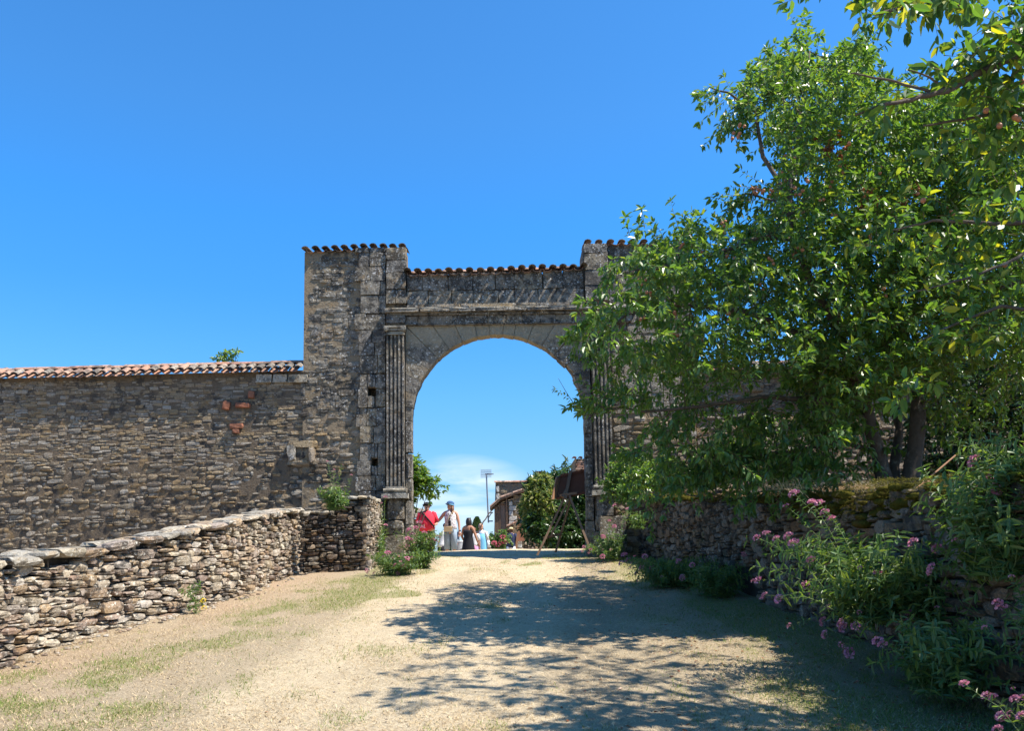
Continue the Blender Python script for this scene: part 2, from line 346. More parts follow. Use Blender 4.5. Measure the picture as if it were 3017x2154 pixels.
def build_ground():
    ys = np.concatenate([np.linspace(-12, 3, 12), np.linspace(3.3, 9, 115), np.linspace(9.07, 20, 130), np.linspace(20.4, 40, 40), np.array([50, 70, 110, 200, 700])])
    xs = np.concatenate([np.array([-500, -120, -50, -25, -15]), np.linspace(-11, -5.2, 20), np.linspace(-5, 4, 150), np.linspace(4.4, 12, 12), np.array([16, 30, 60, 150, 500])])
    V = []; A = []; B = []; D = []
    for y in ys:
        for x in xs:
            z = gz(float(x), float(y))
            if 4 < y < 19 and -5.2 < x < 4: z += .006 * mnoise.noise(Vector((x * 9, y * 9, 2)))
            V.append((x, y, z)); a, b, d = ground_masks(float(x), float(y)) if -7 < x < 7 and 2 < y < 30 else (.1, .4, .2)
            A.append(a); B.append(b); D.append(d)
    nx = len(xs); i = np.arange(len(ys) - 1)[:, None] * nx + np.arange(nx - 1)[None, :]; i = i.ravel()
    F = np.stack([i, i + 1, i + 1 + nx, i + nx], 1)
    g = G('dry_path_soil'); p = g.pos()
    def at(n): a = g.n('ShaderNodeAttribute'); a.attribute_name = n; return a.outputs['Fac']
    f1 = g.noise(p, 160, 5, .75); f2 = g.noise(p, 28, 6, .7); f3 = g.noise(p, 3.2, 6, .65); f4 = g.noise(p, 70, 3, .6, 1.5)
    col = g.mix(g.step(g.math('ADD', at('sand'), g.math('MULTIPLY', g.math('SUBTRACT', f2, .5), 1.6)), .25, .8), (.43, .355, .245), (.64, .535, .37))
    col = g.mix(g.math('MULTIPLY', at('red'), .85), col, (.45, .315, .22))
    col = g.mix(g.math('MULTIPLY', g.step(f1, .42, .60), .42), col, g.mix(1, col, (.36, .32, .28), 'MULTIPLY'))
    col = g.mix(g.math('MULTIPLY', g.step(g.noise(p, 75, 4, .8, 2), .5, .6), .55), col, g.mix(1, col, (.45, .40, .34), 'MULTIPLY'))
    col = g.mix(g.math('MULTIPLY', g.step(f4, .56, .66), .55), col, (.72, .6, .42))
    col = g.mix(g.math('MULTIPLY', g.step(g.noise(p, 9, 7, .75), .45, .65), .35), col, (.33, .26, .17))
    gr = g.step(g.math('ADD', at('green'), g.math('MULTIPLY', g.math('SUBTRACT', g.noise(p, 12, 8, .8), .5), 2.2)), .25, .95)
    col = g.mix(g.math('MULTIPLY', gr, .55), col, g.mix(g.step(f1, .3, .7), (.10, .13, .035), (.34, .31, .14)))
    col = g.mix(g.math('MULTIPLY', g.step(f3, .5, .75), .25), col, (.30, .23, .15))
    h = g.math('ADD', g.math('MULTIPLY', f1, .5), g.math('ADD', f2, g.math('MULTIPLY', f4, .5)))
    g.bsdf(col, .97, g.bump(h, .022), .05)
    me = np_mesh('ground', V, F, g.m, True, {'green': A, 'sand': B, 'red': D})
    props(link('ground', me), kind='structure')
    # blades
    def blades(n, accept, m, name, label, cat, lmin, lmax, flatness, wid):
        V = []; rn = []; cnt = 0; t = 0
        while cnt < n and t < n * 14:
            t += 1
            y = 4.6 + (17.8 - 4.6) * random.random() ** 1.9; x = random.uniform(-4.6, 3.4)
            if abs(x) > .66 * y: continue
            xl = seglerp(LW_BASE, y) if y < 13.5 else -2.3
            if x < xl or x > seglerp(RWB, y): continue
            if not accept(x, y): continue
            z = gz(x, y); L = random.uniform(lmin, lmax); a = random.uniform(0, 6.283); e = random.uniform(0, flatness)
            d = Vector((math.cos(a) * math.cos(e), math.sin(a) * math.cos(e), math.sin(e) + .05)); s = Vector((-math.sin(a), math.cos(a), 0)) * wid * random.uniform(.6, 1.4)
            b = Vector((x, y, z)); mid = b + d * L * .55 + Vector((0, 0, L * .1)); tip = b + d * L
            V += [b - s, b + s, mid + s * .7, mid - s * .7, tip]; rn += [random.random()] * 5; cnt += 1
        V = np.array([tuple(v) for v in V]); k = np.arange(cnt)[:, None] * 5
        F = np.concatenate([k + np.array([[0, 1, 2]]), k + np.array([[0, 2, 3]]), k + np.array([[3, 2, 4]])])
        props(link(name, np_mesh(name, V, F, m, False, {'rnd': rn})), label, cat, None, 'stuff')
    blades(85000, lambda x, y: random.random() < .15 + .85 * max(0, .5 + mnoise.noise(Vector((x * 1.5, y, 5)))), M['dry_grass'], 'dry_grass', 'short trampled straw-coloured grass scattered over the sandy path', 'grass', .02, .06, .4, .0019)
    blades(52000, lambda x, y: random.random() < ground_masks(x, y)[0] ** 1.2, M['green_grass'], 'green_grass', 'short green turf in patches along both edges of the path', 'grass', .015, .05, 1.1, .0022)
    # pebbles, lumps and fallen leaves
    mb = MB()
    for _ in range(1500):
        y = random.uniform(4.8, 17); x = random.uniform(-4, 3)
        if abs(x) > .65 * y or x > seglerp(RWB, y): continue
        r = random.uniform(.003, .010); mb.ball((x, y, gz(x, y) + r * .3), r, 5, 3, (1, 1.3, .6))
    for _ in range(170):
        t = random.random(); k = random.randrange(1, 5); q = LW_BASE[k].lerp(LW_BASE[k + 1], t); x = q.x + random.uniform(.02, .3) ** 1.2; r = random.uniform(.008, .035); mb.ball((x, q.y, gz(x, q.y) + r * .25), r, 6, 4, (1.2, .9, .6))
    props(mb.build('pebbles', M['dry'], kind='stuff'), 'small loose stones and crumbs strewn over the path and along the wall foot', 'pebbles')
build_ground()
def litter():
    n = 700; rs = np.random.RandomState(3); B = []
    while len(B) < n:
        y = 4.8 + 12 * rs.rand() ** 1.6; x = seglerp(RWB, y) - abs(rs.randn()) * 1.5
        if x > -3 and abs(x) < .66 * y: B.append((x, y, gz(x, y) + .006))
    LIT.append((np.array(B), rs))
LIT = []
litter()

# terrace behind the right-hand retaining wall
def rw_top(y): 
    return float(np.interp(y, [1.5, 5.2, 7, 10, 12.5, 16], [2.0, 2.02, 2.12, 2.2, 2.36, 2.62]))
def terrace():
    ys = np.linspace(1.5, 16.0, 60); V = []
    cols = 26
    for y in ys:
        x0 = seglerp(RWB, y) + .28
        for k in range(cols):
            t = k / (cols - 1); x = x0 + (t ** 1.6) * 26
            V.append((x, y, rw_top(y) - .10 + .10 * mnoise.noise(Vector((x * 1.3, y * 1.3, 2))) + min(.5, (x - x0) * .06)))
    i = (np.arange(len(ys) - 1)[:, None] * cols + np.arange(cols - 1)[None, :]).ravel()
    g = G('terrace_soil'); p = g.pos(); n = g.noise(p, 25, 6, .7); 
    col = g.mix(g.step(n, .35, .65), (.10, .06, .035), (.28, .19, .11)); g.bsdf(col, 1, g.bump(n, .03), 0)
    props(link('terrace_ground', np_mesh('terrace_ground', V, np.stack([i, i + 1, i + 1 + cols, i + cols], 1), g.m, True)), kind='structure')
terrace()

# ================================================================ STONE LAYING
def stone_shape(seed, rough=.10, rnd=.16):
    r = random.Random(seed); g = [-.5, 0, .5]
    corner = {(a, b, c): Vector([r.uniform(-rough, rough) for _ in range(3)]) for a in (0, 1) for b in (0, 1) for c in (0, 1)}
    idx = {}; V = []
    for i in range(3):
        for j in range(3):
            for k in range(3):
                if (i, j, k) == (1, 1, 1): continue
                p = Vector((g[i], g[j], g[k])); o = Vector()
                for (a, b, c), q in corner.items():
                    o += q * ((i / 2 if a else 1 - i / 2) * (j / 2 if b else 1 - j / 2) * (k / 2 if c else 1 - k / 2))
                e = (i != 1) + (j != 1) + (k != 1)
                s = {1: 1, 2: 1 - rnd * .45, 3: 1 - rnd}[e]
                p = p * s + o + Vector([r.uniform(-.035, .035) for _ in range(3)])
                idx[(i, j, k)] = len(V); V.append(p)
    F = []
    for ax in range(3):
        for side in (0, 2):
            for a in range(2):
                for b in range(2):
                    def key(u, v):
                        t = [0, 0, 0]; t[ax] = side; t[(ax + 1) % 3] = u; t[(ax + 2) % 3] = v; return idx[tuple(t)]
                    q = [key(a, b), key(a + 1, b), key(a + 1, b + 1), key(a, b + 1)]
                    F.append(q if side == 2 else q[::-1])
    return np.array([tuple(v) for v in V]), np.array(F)
SHAPES = {'rough': [stone_shape(s, .13, .22) for s in range(30)], 'flat': [stone_shape(100 + s, .045, .10) for s in range(24)], 'block': [stone_shape(200 + s, .012, .035) for s in range(16)]}
def lib(kind, m, smooth):
    return [np_mesh('stone', v, f, m, smooth) for v, f in SHAPES[kind]]
def pack(nu, nv, sizes, blocked=None, seed=1):
    """fill an nu x nv cell grid with rectangles"""
    r = random.Random(seed); occ = np.zeros((nu, nv), bool); out = []
    if blocked is not None: occ |= blocked
    for v in range(nv):
        u = 0
        while u < nu:
            if occ[u, v]: u += 1; continue
            w_, h_ = r.choice(sizes)
            k = 0
            while k < w_ and u + k < nu and not occ[u + k, v]: k += 1
            if nu > u + k and not occ[u + k, v] and k == w_ and (u + k + 1 >= nu or occ[u + k + 1, v]): k += 1
            h = 1
            while h < h_ and v + h < nv and not occ[u:u + k, v + h].any(): h += 1
            occ[u:u + k, v:v + h] = True; out.append((u, v, k, h)); u += k
    return out
def lay(thing, frame, u0, v0, cu, cv, nu, nv, sizes, kind, m, inside, depth=.12, gap=.012, proud=.03, seed=1, rot=.05, name='stone', smooth=False, limit=300, warp=.03, blocked=None, rest='small_stones', vis=None):
    """frame(u, v) -> (point, along, normal); stones poke out of the surface by up to `proud`"""
    r = random.Random(seed * 13 + 1); L = lib(kind, m, smooth); items = []
    for (a, b, k, h) in pack(nu, nv, sizes, blocked, seed):
        uc = u0 + (a + k / 2) * cu; vc = v0 + (b + h / 2) * cv
        vc += warp * mnoise.noise(Vector((uc * .9, vc * .9, seed))) + warp * .6 * mnoise.noise(Vector((uc * 2.3, vc * .4, seed + 5)))
        if not inside(uc, vc, k * cu, h * cv): continue
        sw = k * cu - gap; sh = h * cv - gap * r.uniform(.7, 1.3); p, t, nrm = frame(uc, vc)
        t = t.normalized(); nrm = nrm.normalized(); up = nrm.cross(t) * -1
        if up.z < 0: up = -up
        a_ = r.gauss(0, rot) * min(1, sh / sw * 2); t2 = t * math.cos(a_) + up * math.sin(a_); up2 = up * math.cos(a_) - t * math.sin(a_)
        pr = r.uniform(-.35, 1) * proud
        MM = Matrix.Translation(p + nrm * (pr - depth / 2)) @ Matrix((t2 * sw * r.uniform(.96, 1.06), nrm * depth, up2 * sh * r.uniform(.95, 1.1))).transposed().to_4x4()
        items.append((sw * sh * (vis(uc, vc) if vis else 1), MM, r.randrange(len(L))))
    items.sort(key=lambda q: -q[0])
    for ar, MM, k in items[:limit]: link(name, L[k], thing, MM)
    if len(items) > limit:
        Vs = []; Fs = []; off = 0
        for ar, MM, k in items[limit:]:
            v, f = SHAPES[kind][k]; A = np.array(MM); Vs.append(v @ A[:3, :3].T + A[:3, 3]); Fs.append(f + off); off += len(v)
        pm = thing.matrix_basis
        o = link(rest, np_mesh(rest, np.concatenate(Vs) - np.array(thing.location)[None, :], np.concatenate(Fs), m, smooth), None); o.parent = thing; o['kind'] = 'stuff'
    return len(items)

# canal tile: half barrel, local x = length (tapered), opening downwards (cover)
def tile_mesh(name, m, L=.42, r0=.085, r1=.07, th=.014, n=7, flip=False):
    V = []; F = []
    for x, r in ((0, r0), (L, r1)):
        for rr in (r, r - th):
            for k in range(n + 1):
                a = math.pi * (.04 + .92 * k / n); V.append((x, math.cos(a) * rr, math.sin(a) * rr * (-.55 if flip else .72)))
    q = n + 1
    for k in range(n):
        F += [(k, k + 1, 2 * q + k + 1, 2 * q + k), (q + k + 1, q + k, 3 * q + k, 3 * q + k + 1), (k + 1, k, q + k, q + k + 1), (2 * q + k, 2 * q + k + 1, 3 * q + k + 1, 3 * q + k)]
    F += [(0, 2 * q, 3 * q, q), (n, q + n, 3 * q + n, 2 * q + n)]
    return np_mesh(name, V, F, m, False)
TC = tile_mesh('tile', M['tile_old'], r0=.078, r1=.066); TP = tile_mesh('tile', M['tile'], flip=True, r0=.095, r1=.085); TR = tile_mesh('ridge_tile', M['tile'], .44, .105, .09)
TC2 = tile_mesh('tile', M['tile'], r0=.078, r1=.066)
def tile_cap(thing, x0, x1, yf, zf0, zf1, pitch=.195, slope=R(20), depth=.42, ridge=True, cover=None, over=.13, rows=1, jit=1, pan_back=.0):
    """canal tiles capping a wall from x0 to x1; eave at front y=yf-over; z = eave height"""
    n = max(1, round((x1 - x0) / pitch)); pt = (x1 - x0) / n
    for i in range(n + 1):
        for cov in (True, False):
            if not cov and i == n: continue
            x = x0 + (i + (0 if cov else .5)) * pt; t = (x - x0) / (x1 - x0); z = zf0 + (zf1 - zf0) * t
            z += .012 * math.sin(x * 1.7) + random.uniform(-.006, .006) * jit
            for rr in range(rows):
                d = Vector((random.uniform(-.03, .03) * jit, math.cos(slope), math.sin(slope))).normalized()
                side = Vector((1, 0, 0)); side = (side - d * side.dot(d)).normalized(); up = side.cross(d)
                base = Vector((x + random.uniform(-.006, .006), yf - over + (0 if cov else pan_back) + random.uniform(-.02, .015) * jit, z + (.055 if cov else .035))) + d * (.33 * rr)
                MM = Matrix.Translation(base) @ Matrix((d, -side, up)).transposed().to_4x4()
                link('tile', (TC if (cover is None or random.random() < cover(x)) else TC2) if cov else TP, thing, MM)
    if ridge:
        x = x0 - .05
        while x < x1 - .1:
            t = (x - x0) / (x1 - x0); z = zf0 + (zf1 - zf0) * t + math.sin(slope) * (.33 * rows + .02) + .05
            MM = Matrix.Translation((x, yf - over + math.cos(slope) * (.33 * rows + .03), z + random.uniform(-.008, .008))) @ Matrix.Rotation(R(-1.5 + random.uniform(-1, 1)), 4, 'Y')
            link('ridge_tile', TR, thing, MM); x += .37

# ================================================================ LONG WALL (left)
YG = 16.0
def front(Y): return lambda u, v: (Vector((u, Y, v)), Vector((1, 0, 0)), Vector((0, -1, 0)))
def gp(px, py, Y=YG): p = P(px, py, Y); return p.x, p.z
XT = gp(886, 900)[0]                                   # left flank of the tower
zE0 = gp(0, 1112)[1]; zE1 = gp(885, 1088)[1]; xE0 = gp(0, 1112)[0]
def lw_top(x): return zE1 + (zE0 - zE1) * (x - XT) / (xE0 - XT)
XL = -12.2
lw = empty('boundary_wall', (-8, YG + .3, gz(-8, 16)), 'long rubble stone wall with a clay tile coping, running left from the gateway', 'wall')
mb = MB(); n = 24
for i in range(n):
    a = XL + (XT + .5 - XL) * i / n; b = XL + (XT + .5 - XL) * (i + 1) / n; za = lw_top(min(a, XT)); zb = lw_top(min(b, XT)); zl = .6
    Y0 = YG + .10; Y1 = YG + .62
    vs = [(a, Y0, zl), (b, Y0, zl), (b, Y0, zb), (a, Y0, za), (a, Y1, zl), (b, Y1, zl), (b, Y1, zb + .12), (a, Y1, za + .12)]
    mb.add(vs, [(0, 1, 2, 3), (5, 4, 7, 6), (3, 2, 6, 7)] + ([(4, 0, 3, 7)] if i == 0 else []))
mb.build('mortar_core', M['deep_joint'], lw)
HOLES = []
def niche_block(px0, py0, px1, py1):
    x0, z0 = gp(px0, py1); x1, z1 = gp(px1, py0); return x0, x1, z0, z1
N1 = niche_block(852, 1303, 920, 1362)
def in_niche(u, v, w_, h_): return u + w_ / 2 > N1[0] and u - w_ / 2 < N1[1] and v + h_ / 2 > N1[2] and v - h_ / 2 < N1[3]
BR = []
for (a, b, c, d, rz) in [(652, 1180, 676, 1206, .2), (688, 1184, 736, 1200, .05), (728, 1150, 748, 1172, .1), (672, 1246, 714, 1262, 0), (682, 1262, 704, 1276, .1)]:
    BR.append((*niche_block(a, b, c, d), rz))
def clear_br(u, v, w_, h_): return not any(u + w_ / 2 > x0 and u - w_ / 2 < x1 and v + h_ / 2 > z0 and v - h_ / 2 < z1 for x0, x1, z0, z1, _ in BR)
def in_lw(u, v, w_, h_): return v + h_ / 2 < lw_top(min(u, XT)) + .01 and u < XT + .1 and not in_niche(u, v, w_, h_) and clear_br(u, v, w_, h_)
szL = [(3, 1), (4, 2), (5, 2), (4, 1), (6, 2), (3, 2), (2, 1), (5, 3), (7, 2), (4, 3), (5, 1), (3, 1), (2, 2), (8, 3), (7, 3), (6, 3), (4, 3)]
# lower, open-jointed two thirds and the flush, mortared upper third
nuL = int((XT + .1 - XL) / .045)
lay(lw, front(YG + .10), XL, 1.0, .045, .036, nuL, 68, szL, 'rough', M['rubble'], lambda u, v, a, b: in_lw(u, v, a, b) and (v < 3.45), depth=.16, gap=.008, proud=.035, seed=3, smooth=False, vis=lambda u, v: (u > -10.6) * (v > 1.5) + .01)
lay(lw, front(YG + .10), XL, 3.42, .045, .034, nuL, 50, [(3, 1), (4, 1), (5, 1), (2, 1), (4, 2), (6, 2), (5, 1)], 'flat', M['rubble'], lambda u, v, a, b: in_lw(u, v, a, b) and v > 3.44, depth=.12, gap=.002, proud=.016, seed=4, limit=0, rest='flush_stones')
for x0, x1, z0, z1, rz in BR:
    MM = Matrix.Translation(((x0 + x1) / 2, YG + .07, (z0 + z1) / 2)) @ Matrix.Rotation(rz, 4, 'Y') @ Matrix.Diagonal((x1 - x0, .10, z1 - z0, 1))
    link('brick', np_mesh('brick', *SHAPES['flat'][3], M['brick']), lw, MM)
tile_cap(lw, XL, XT - .02, YG + .12, lw_top(XL) - .04, lw_top(XT) - .04, cover=lambda x: .35 if x < -6 else 1, over=.2, rows=1, slope=R(27))
# dressed band under the eave next to the tower, three pale blocks
for a, b in ((752, 800), (802, 845), (847, 905)):
    x0, x1, z0, z1 = niche_block(a, 1102, b, 1126)
    link('dressed_block', np_mesh('dressed_block', *SHAPES['block'][1], M['coping']), lw, Matrix.Translation(((x0 + x1) / 2, YG + .09, (z0 + z1) / 2)) @ Matrix.Diagonal((x1 - x0 - .012, .16, z1 - z0, 1)))
# niche with keyhole stone
nx0, nx1, nz0, nz1 = N1
bl = lambda x0, x1, z0, z1, y0, y1, m, name, par, sh='block', k=0: link(name, np_mesh(name, *SHAPES[sh][k], m), par, Matrix.Translation(((x0 + x1) / 2, (y0 + y1) / 2, (z0 + z1) / 2)) @ Matrix.Diagonal((x1 - x0, y1 - y0, z1 - z0, 1)))
ix0, ix1, iz0, iz1 = niche_block(871, 1318, 911, 1356)
bl(nx0 - .05, ix0, iz0 - .02, nz1 - .05, YG - .05, YG + .2, M['coping'], 'niche_jamb', lw, 'rough', 2)
bl(ix1, nx1 + .05, iz0 - .05, nz1 - .08, YG - .03, YG + .2, M['rubble'], 'niche_jamb', lw, 'rough', 4)
bl(nx0 - .08, nx1 + .1, iz1, nz1 + .04, YG + .0, YG + .2, M['rubble'], 'niche_lintel', lw, 'flat', 5)
bl(nx0 - .05, nx1 + .1, nz0 - .06, iz0, YG - .0, YG + .2, M['rubble'], 'niche_sill', lw, 'flat', 7)
bk = bl(ix0 - .03, ix1 + .03, iz0 - .03, iz1 + .03, YG + .03, YG + .2, M['mortar'], 'niche_back', lw)
cx_, cz_ = gp(892, 1345); mb = MB()
mb.tube([(cx_, YG + .015, cz_), (cx_, YG + .04, cz_)], .038, 12); mb.tube([(cx_, YG + .016, cz_ + .07), (cx_, YG + .04, cz_ + .07)], .018, 8); mb.box((cx_, YG + .028, cz_ + .04), (.024, .025, .06))
mb.build('keyhole', M['black'], lw)

# ================================================================ LOW DRY-STONE WALL (left, along the path)
LT_px = [(-420, 1718), (0, 1650), (240, 1612), (500, 1568), (740, 1520), (885, 1497)]
LT = [P(px, py, b.y).z for (px, py), b in zip(LT_px, LW_BASE)]
def polyframe(poly, side):
    cum = [0]
    for a, b in zip(poly, poly[1:]): cum.append(cum[-1] + (b.xy - a.xy).length)
    def fr(u, v=0, off=0):
        u = max(0, min(cum[-1] - 1e-4, u))
        for i in range(len(poly) - 1):
            if u <= cum[i + 1]: break
        t = (u - cum[i]) / (cum[i + 1] - cum[i]); a, b = poly[i], poly[i + 1]
        d0 = (b.xy - a.xy).normalized()
        d = d0; w2 = .35                                                     # soften the corners
        if t > .5 and i + 2 < len(poly): d = d0.lerp((poly[i + 2].xy - b.xy).normalized(), (t - .5))
        elif t < .5 and i > 0: d = d0.lerp((a.xy - poly[i - 1].xy).normalized(), .5 - t)
        p = a.xy.lerp(b.xy, t); T = Vector((d.x, d.y, 0)).normalized(); N = Vector((T.y, -T.x, 0)) * side
        return Vector((p.x, p.y, v)) + N * off, T, N
    return fr, cum
fl, cl = polyframe(LW_BASE, 1)
topl = lambda u: float(np.interp(u, cl, LT)) + .015 * mnoise.noise(Vector((u * 1.5, 0, 0)))
low = empty('low_wall', (*LW_BASE[2].xy, gz(*LW_BASE[2].xy)), 'low dry-stone wall with flat coping slabs, climbing along the left of the path', 'wall')
def wall_core(fr, length, top, thick, m, name, par, n=30, inset=.07):
    mb = MB()
    for i in range(n):
        ua, ub = length * i / n, length * (i + 1) / n; q = []
        for u in (ua, ub):
            p, T, N = fr(u); g0 = min(gz(p.x, p.y), gz(*(p - N * thick).xy)) - .3; z1 = top(u) - .05
            f = p - N * inset; b = p - N * thick
            q.append([Vector((f.x, f.y, g0)), Vector((f.x, f.y, z1)), Vector((b.x, b.y, z1)), Vector((b.x, b.y, g0))])
        A, B = q; fs = [(0, 4, 5, 1), (1, 5, 6, 2), (2, 6, 7, 3)]
        if i == 0: fs.append((0, 1, 2, 3))
        if i == n - 1: fs.append((7, 6, 5, 4))
        mb.add(A + B, fs)
    return mb.build(name, m, par)
wall_core(fl, cl[-1], topl, .42, M['joint'], 'rubble_core', low)
gzf = lambda fr: (lambda u: gz(*fr(u)[0].xy))
in_low = lambda u, v, a, b: gz(*fl(u)[0].xy) - .06 < v and v + b / 2 < topl(u) - .07
szD = [(2, 1), (3, 1), (4, 1), (3, 2), (4, 2), (5, 2), (2, 1), (3, 1), (5, 3), (6, 3), (3, 1), (2, 2)]
lay(low, fl, 0, .2, .042, .029, int(cl[-1] / .042), 84, szD + [(7, 4), (8, 3), (6, 2), (5, 3), (4, 2)], 'rough', M['dry'], in_low, depth=.17, gap=.007, proud=.04, seed=9, rot=.07, warp=.05, vis=lambda u, v: (u > cl[1] - .3) * (1 / (fl(u)[0].y) ** 2) + .0001)
u = 0; r = random.Random(4); CL = lib('rough', M['coping'], False); CD = lib('rough', M['dry'], False)
while u < cl[-1] - .1:
    w_ = r.uniform(.17, .46) if u > 3 else r.uniform(.25, .5); 
    if u > cl[-1] - 2.6: w_ *= .6
    w_ = min(w_, cl[-1] - u); p, T, N = fl(u + w_ / 2); h = r.uniform(.045, .095) * (1.12 if u < 3.5 else 1); z = topl(u + w_ / 2) + r.uniform(-.022, .018)
    T3 = Vector((T.x, T.y, (topl(u + w_) - topl(u)) / w_ + r.uniform(-.07, .07))).normalized(); U3 = N.cross(T3); U3 = U3 if U3.z > 0 else -U3
    for (off, dp) in ((-.09, .27), (-.32, .24)):
        link('coping_stone', (CL if r.random() < .5 else CD)[r.randrange(30)], low, Matrix.Translation(Vector((p.x, p.y, z - h / 2)) + N * (off + .03 + r.uniform(-.015, .02)) + Vector((0, 0, r.uniform(-.01, .01)))) @ Matrix((T3 * (w_ - .008), N * dp, U3 * h * 1.1)).transposed().to_4x4())
    u += w_

# ================================================================ RETURN PIER beside the gate
pa = LW_BASE[-1]; YP = pa.y
XA = P(880, 1600, YP).x; XM = P(985, 1600, YP).x; XB = P(1088, 1600, YP).x
z_lo = P(930, 1507, YP).z; z_hi = P(1035, 1462, YP).z; gzP = gz((XA + XB) / 2, YP)
pier = empty('stone_pier', ((XA + XB) / 2, YP, gzP), 'squat rubble wall end with a stepped top, between the low wall and the gateway', 'wall')
mb = MB(); mb.box(((XA + XB) / 2 + .02, (YP + YG) / 2 + .05, (gzP - .3 + z_lo - .04) / 2), (XB - XA - .14, YG - YP - .02, z_lo - .04 - gzP + .3))
mb.box(((XM + XB) / 2 + .01, (YP + YG) / 2 + .06, (z_lo - .1 + z_hi - .04) / 2), (XB - XM - .14, YG - YP - .06, z_hi - z_lo + .06)); mb.build('rubble_core', M['joint'], pier)
PM = stone_mat('pier_stone', [(.20, .13, .09), (.28, .22, .16), (.16, .12, .10), (.34, .30, .24), (.30, .18, .09)], lichen=.5, crust=.55, bump=.016)
lay(pier, front(YP), XA, gzP - .1, .042, .034, int((XB - XA) / .042), int((z_hi - gzP + .1) / .034), szD, 'rough', PM, lambda u, v, a, b: v + b / 2 < (z_hi if u > XM else z_lo) - .04, depth=.16, gap=.008, proud=.045, seed=21, rot=.08, limit=200)
side = lambda u, v: (Vector((XB, u, v)), Vector((0, 1, 0)), Vector((1, 0, 0)))
lay(pier, side, YP, gzP - .1, .05, .05, int((YG - YP) / .05), int((z_hi - gzP + .1) / .05), [(1, 1), (2, 1), (1, 2), (3, 1), (2, 2)], 'rough', M['dry'], lambda u, v, a, b: v + b / 2 < z_hi - .03, depth=.14, gap=.008, proud=.035, seed=22, rot=.12, limit=90, rest='flank_stones')
r = random.Random(8)
def coping_row(par, x0, x1, y, z, m='coping', hs=(.06, .10), dp=.4):
    x = x0
    while x < x1 - .04:
        w_ = min(r.uniform(.16, .34), x1 - x); h = r.uniform(*hs)
        link('coping_stone', CL[r.randrange(30)], par, Matrix.Translation((x + w_ / 2, y + dp / 2 - .04, z - h / 2 + .01)) @ Matrix.Diagonal((w_ - .006, dp * r.uniform(.95, 1.1), h, 1))); x += w_
for k in range(6):
    yy = YP + k * .4
    if yy < YG - .2: coping_row(pier, XA, XM, yy, z_lo); coping_row(pier, XM - .02, XB + .03, yy, z_hi)

# ================================================================ RETAINING WALL (right)
rbase = [Vector((v.x, v.y, 0)) for v in RWB]
fr_, cr = polyframe(rbase, -1)
topr = lambda u: rw_top(fr_(u)[0].y) + .03 * mnoise.noise(Vector((u * 1.1, 3, 0)))
ret = empty('retaining_wall', (3.2, 9, gz(3.2, 9)), 'mossy rubble retaining wall under the plum trees, in shade on the right of the path', 'wall')
wall_core(fr_, cr[-1], topr, .5, M['joint'], 'rubble_core', ret, 44)
# a dark hollow where stones have fallen out
hole = P(2190, 1700, 10.6)
def in_ret(u, v, a, b):
    p = fr_(u)[0]
    if abs(p.y - 10.7) < .45 and v < gz(p.x, p.y) + .38: return False
    return gz(p.x, p.y) - .08 < v and v + b / 2 < topr(u) - .03
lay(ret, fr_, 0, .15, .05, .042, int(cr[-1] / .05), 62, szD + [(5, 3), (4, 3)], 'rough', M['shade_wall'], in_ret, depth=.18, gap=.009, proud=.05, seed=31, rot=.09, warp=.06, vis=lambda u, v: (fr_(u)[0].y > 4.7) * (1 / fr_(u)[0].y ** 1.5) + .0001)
# moss cushions along the top
mm = MB()
for i in range(520):
    u = random.uniform(1.5, cr[-1] - .2); p, T, N = fr_(u)
    big = math.exp(-((p.y - 7.6) / 1.3) ** 2); r_ = random.uniform(.025, .06) * (1 + .5 * big)
    drop = random.uniform(0, .04 + .30 * big)
    mm.ball(p + N * (-.05 * (1 - big) + random.uniform(-.12, .03)) + Vector((0, 0, topr(u) - drop - .02)), r_, 9, 5, (1.2, 1.5, .55))
mo = mm.build('moss', M['moss'], ret, True, 'stuff')
# shaggy moss tufts
V = []; rn = []
for i in range(26000):
    u = random.uniform(1.5, cr[-1] - .1); p, T, N = fr_(u); big = math.exp(-((p.y - 7.6) / 1.3) ** 2)
    if random.random() > .35 + big: continue
    b = p + N * random.uniform(-.1, .05 + .06 * big) + Vector((0, 0, topr(u) - random.random() ** 1.5 * (.08 + .32 * big) + .04)); d = Vector((N.x * .5 + random.uniform(-.5, .5), random.uniform(-.6, .6), random.uniform(-.8, .7))).normalized() * random.uniform(.02, .05)
    s = d.orthogonal().normalized() * .003; V += [b - s, b + s, b + d]; rn += [0, 0, 0]
k = np.arange(len(V) // 3)[:, None] * 3
link('moss_tufts', np_mesh('moss_tufts', np.array([tuple(v) for v in V]) - np.array(ret.location), k + np.array([[0, 1, 2]]), M['moss'], False), None, None, 'stuff').parent = ret

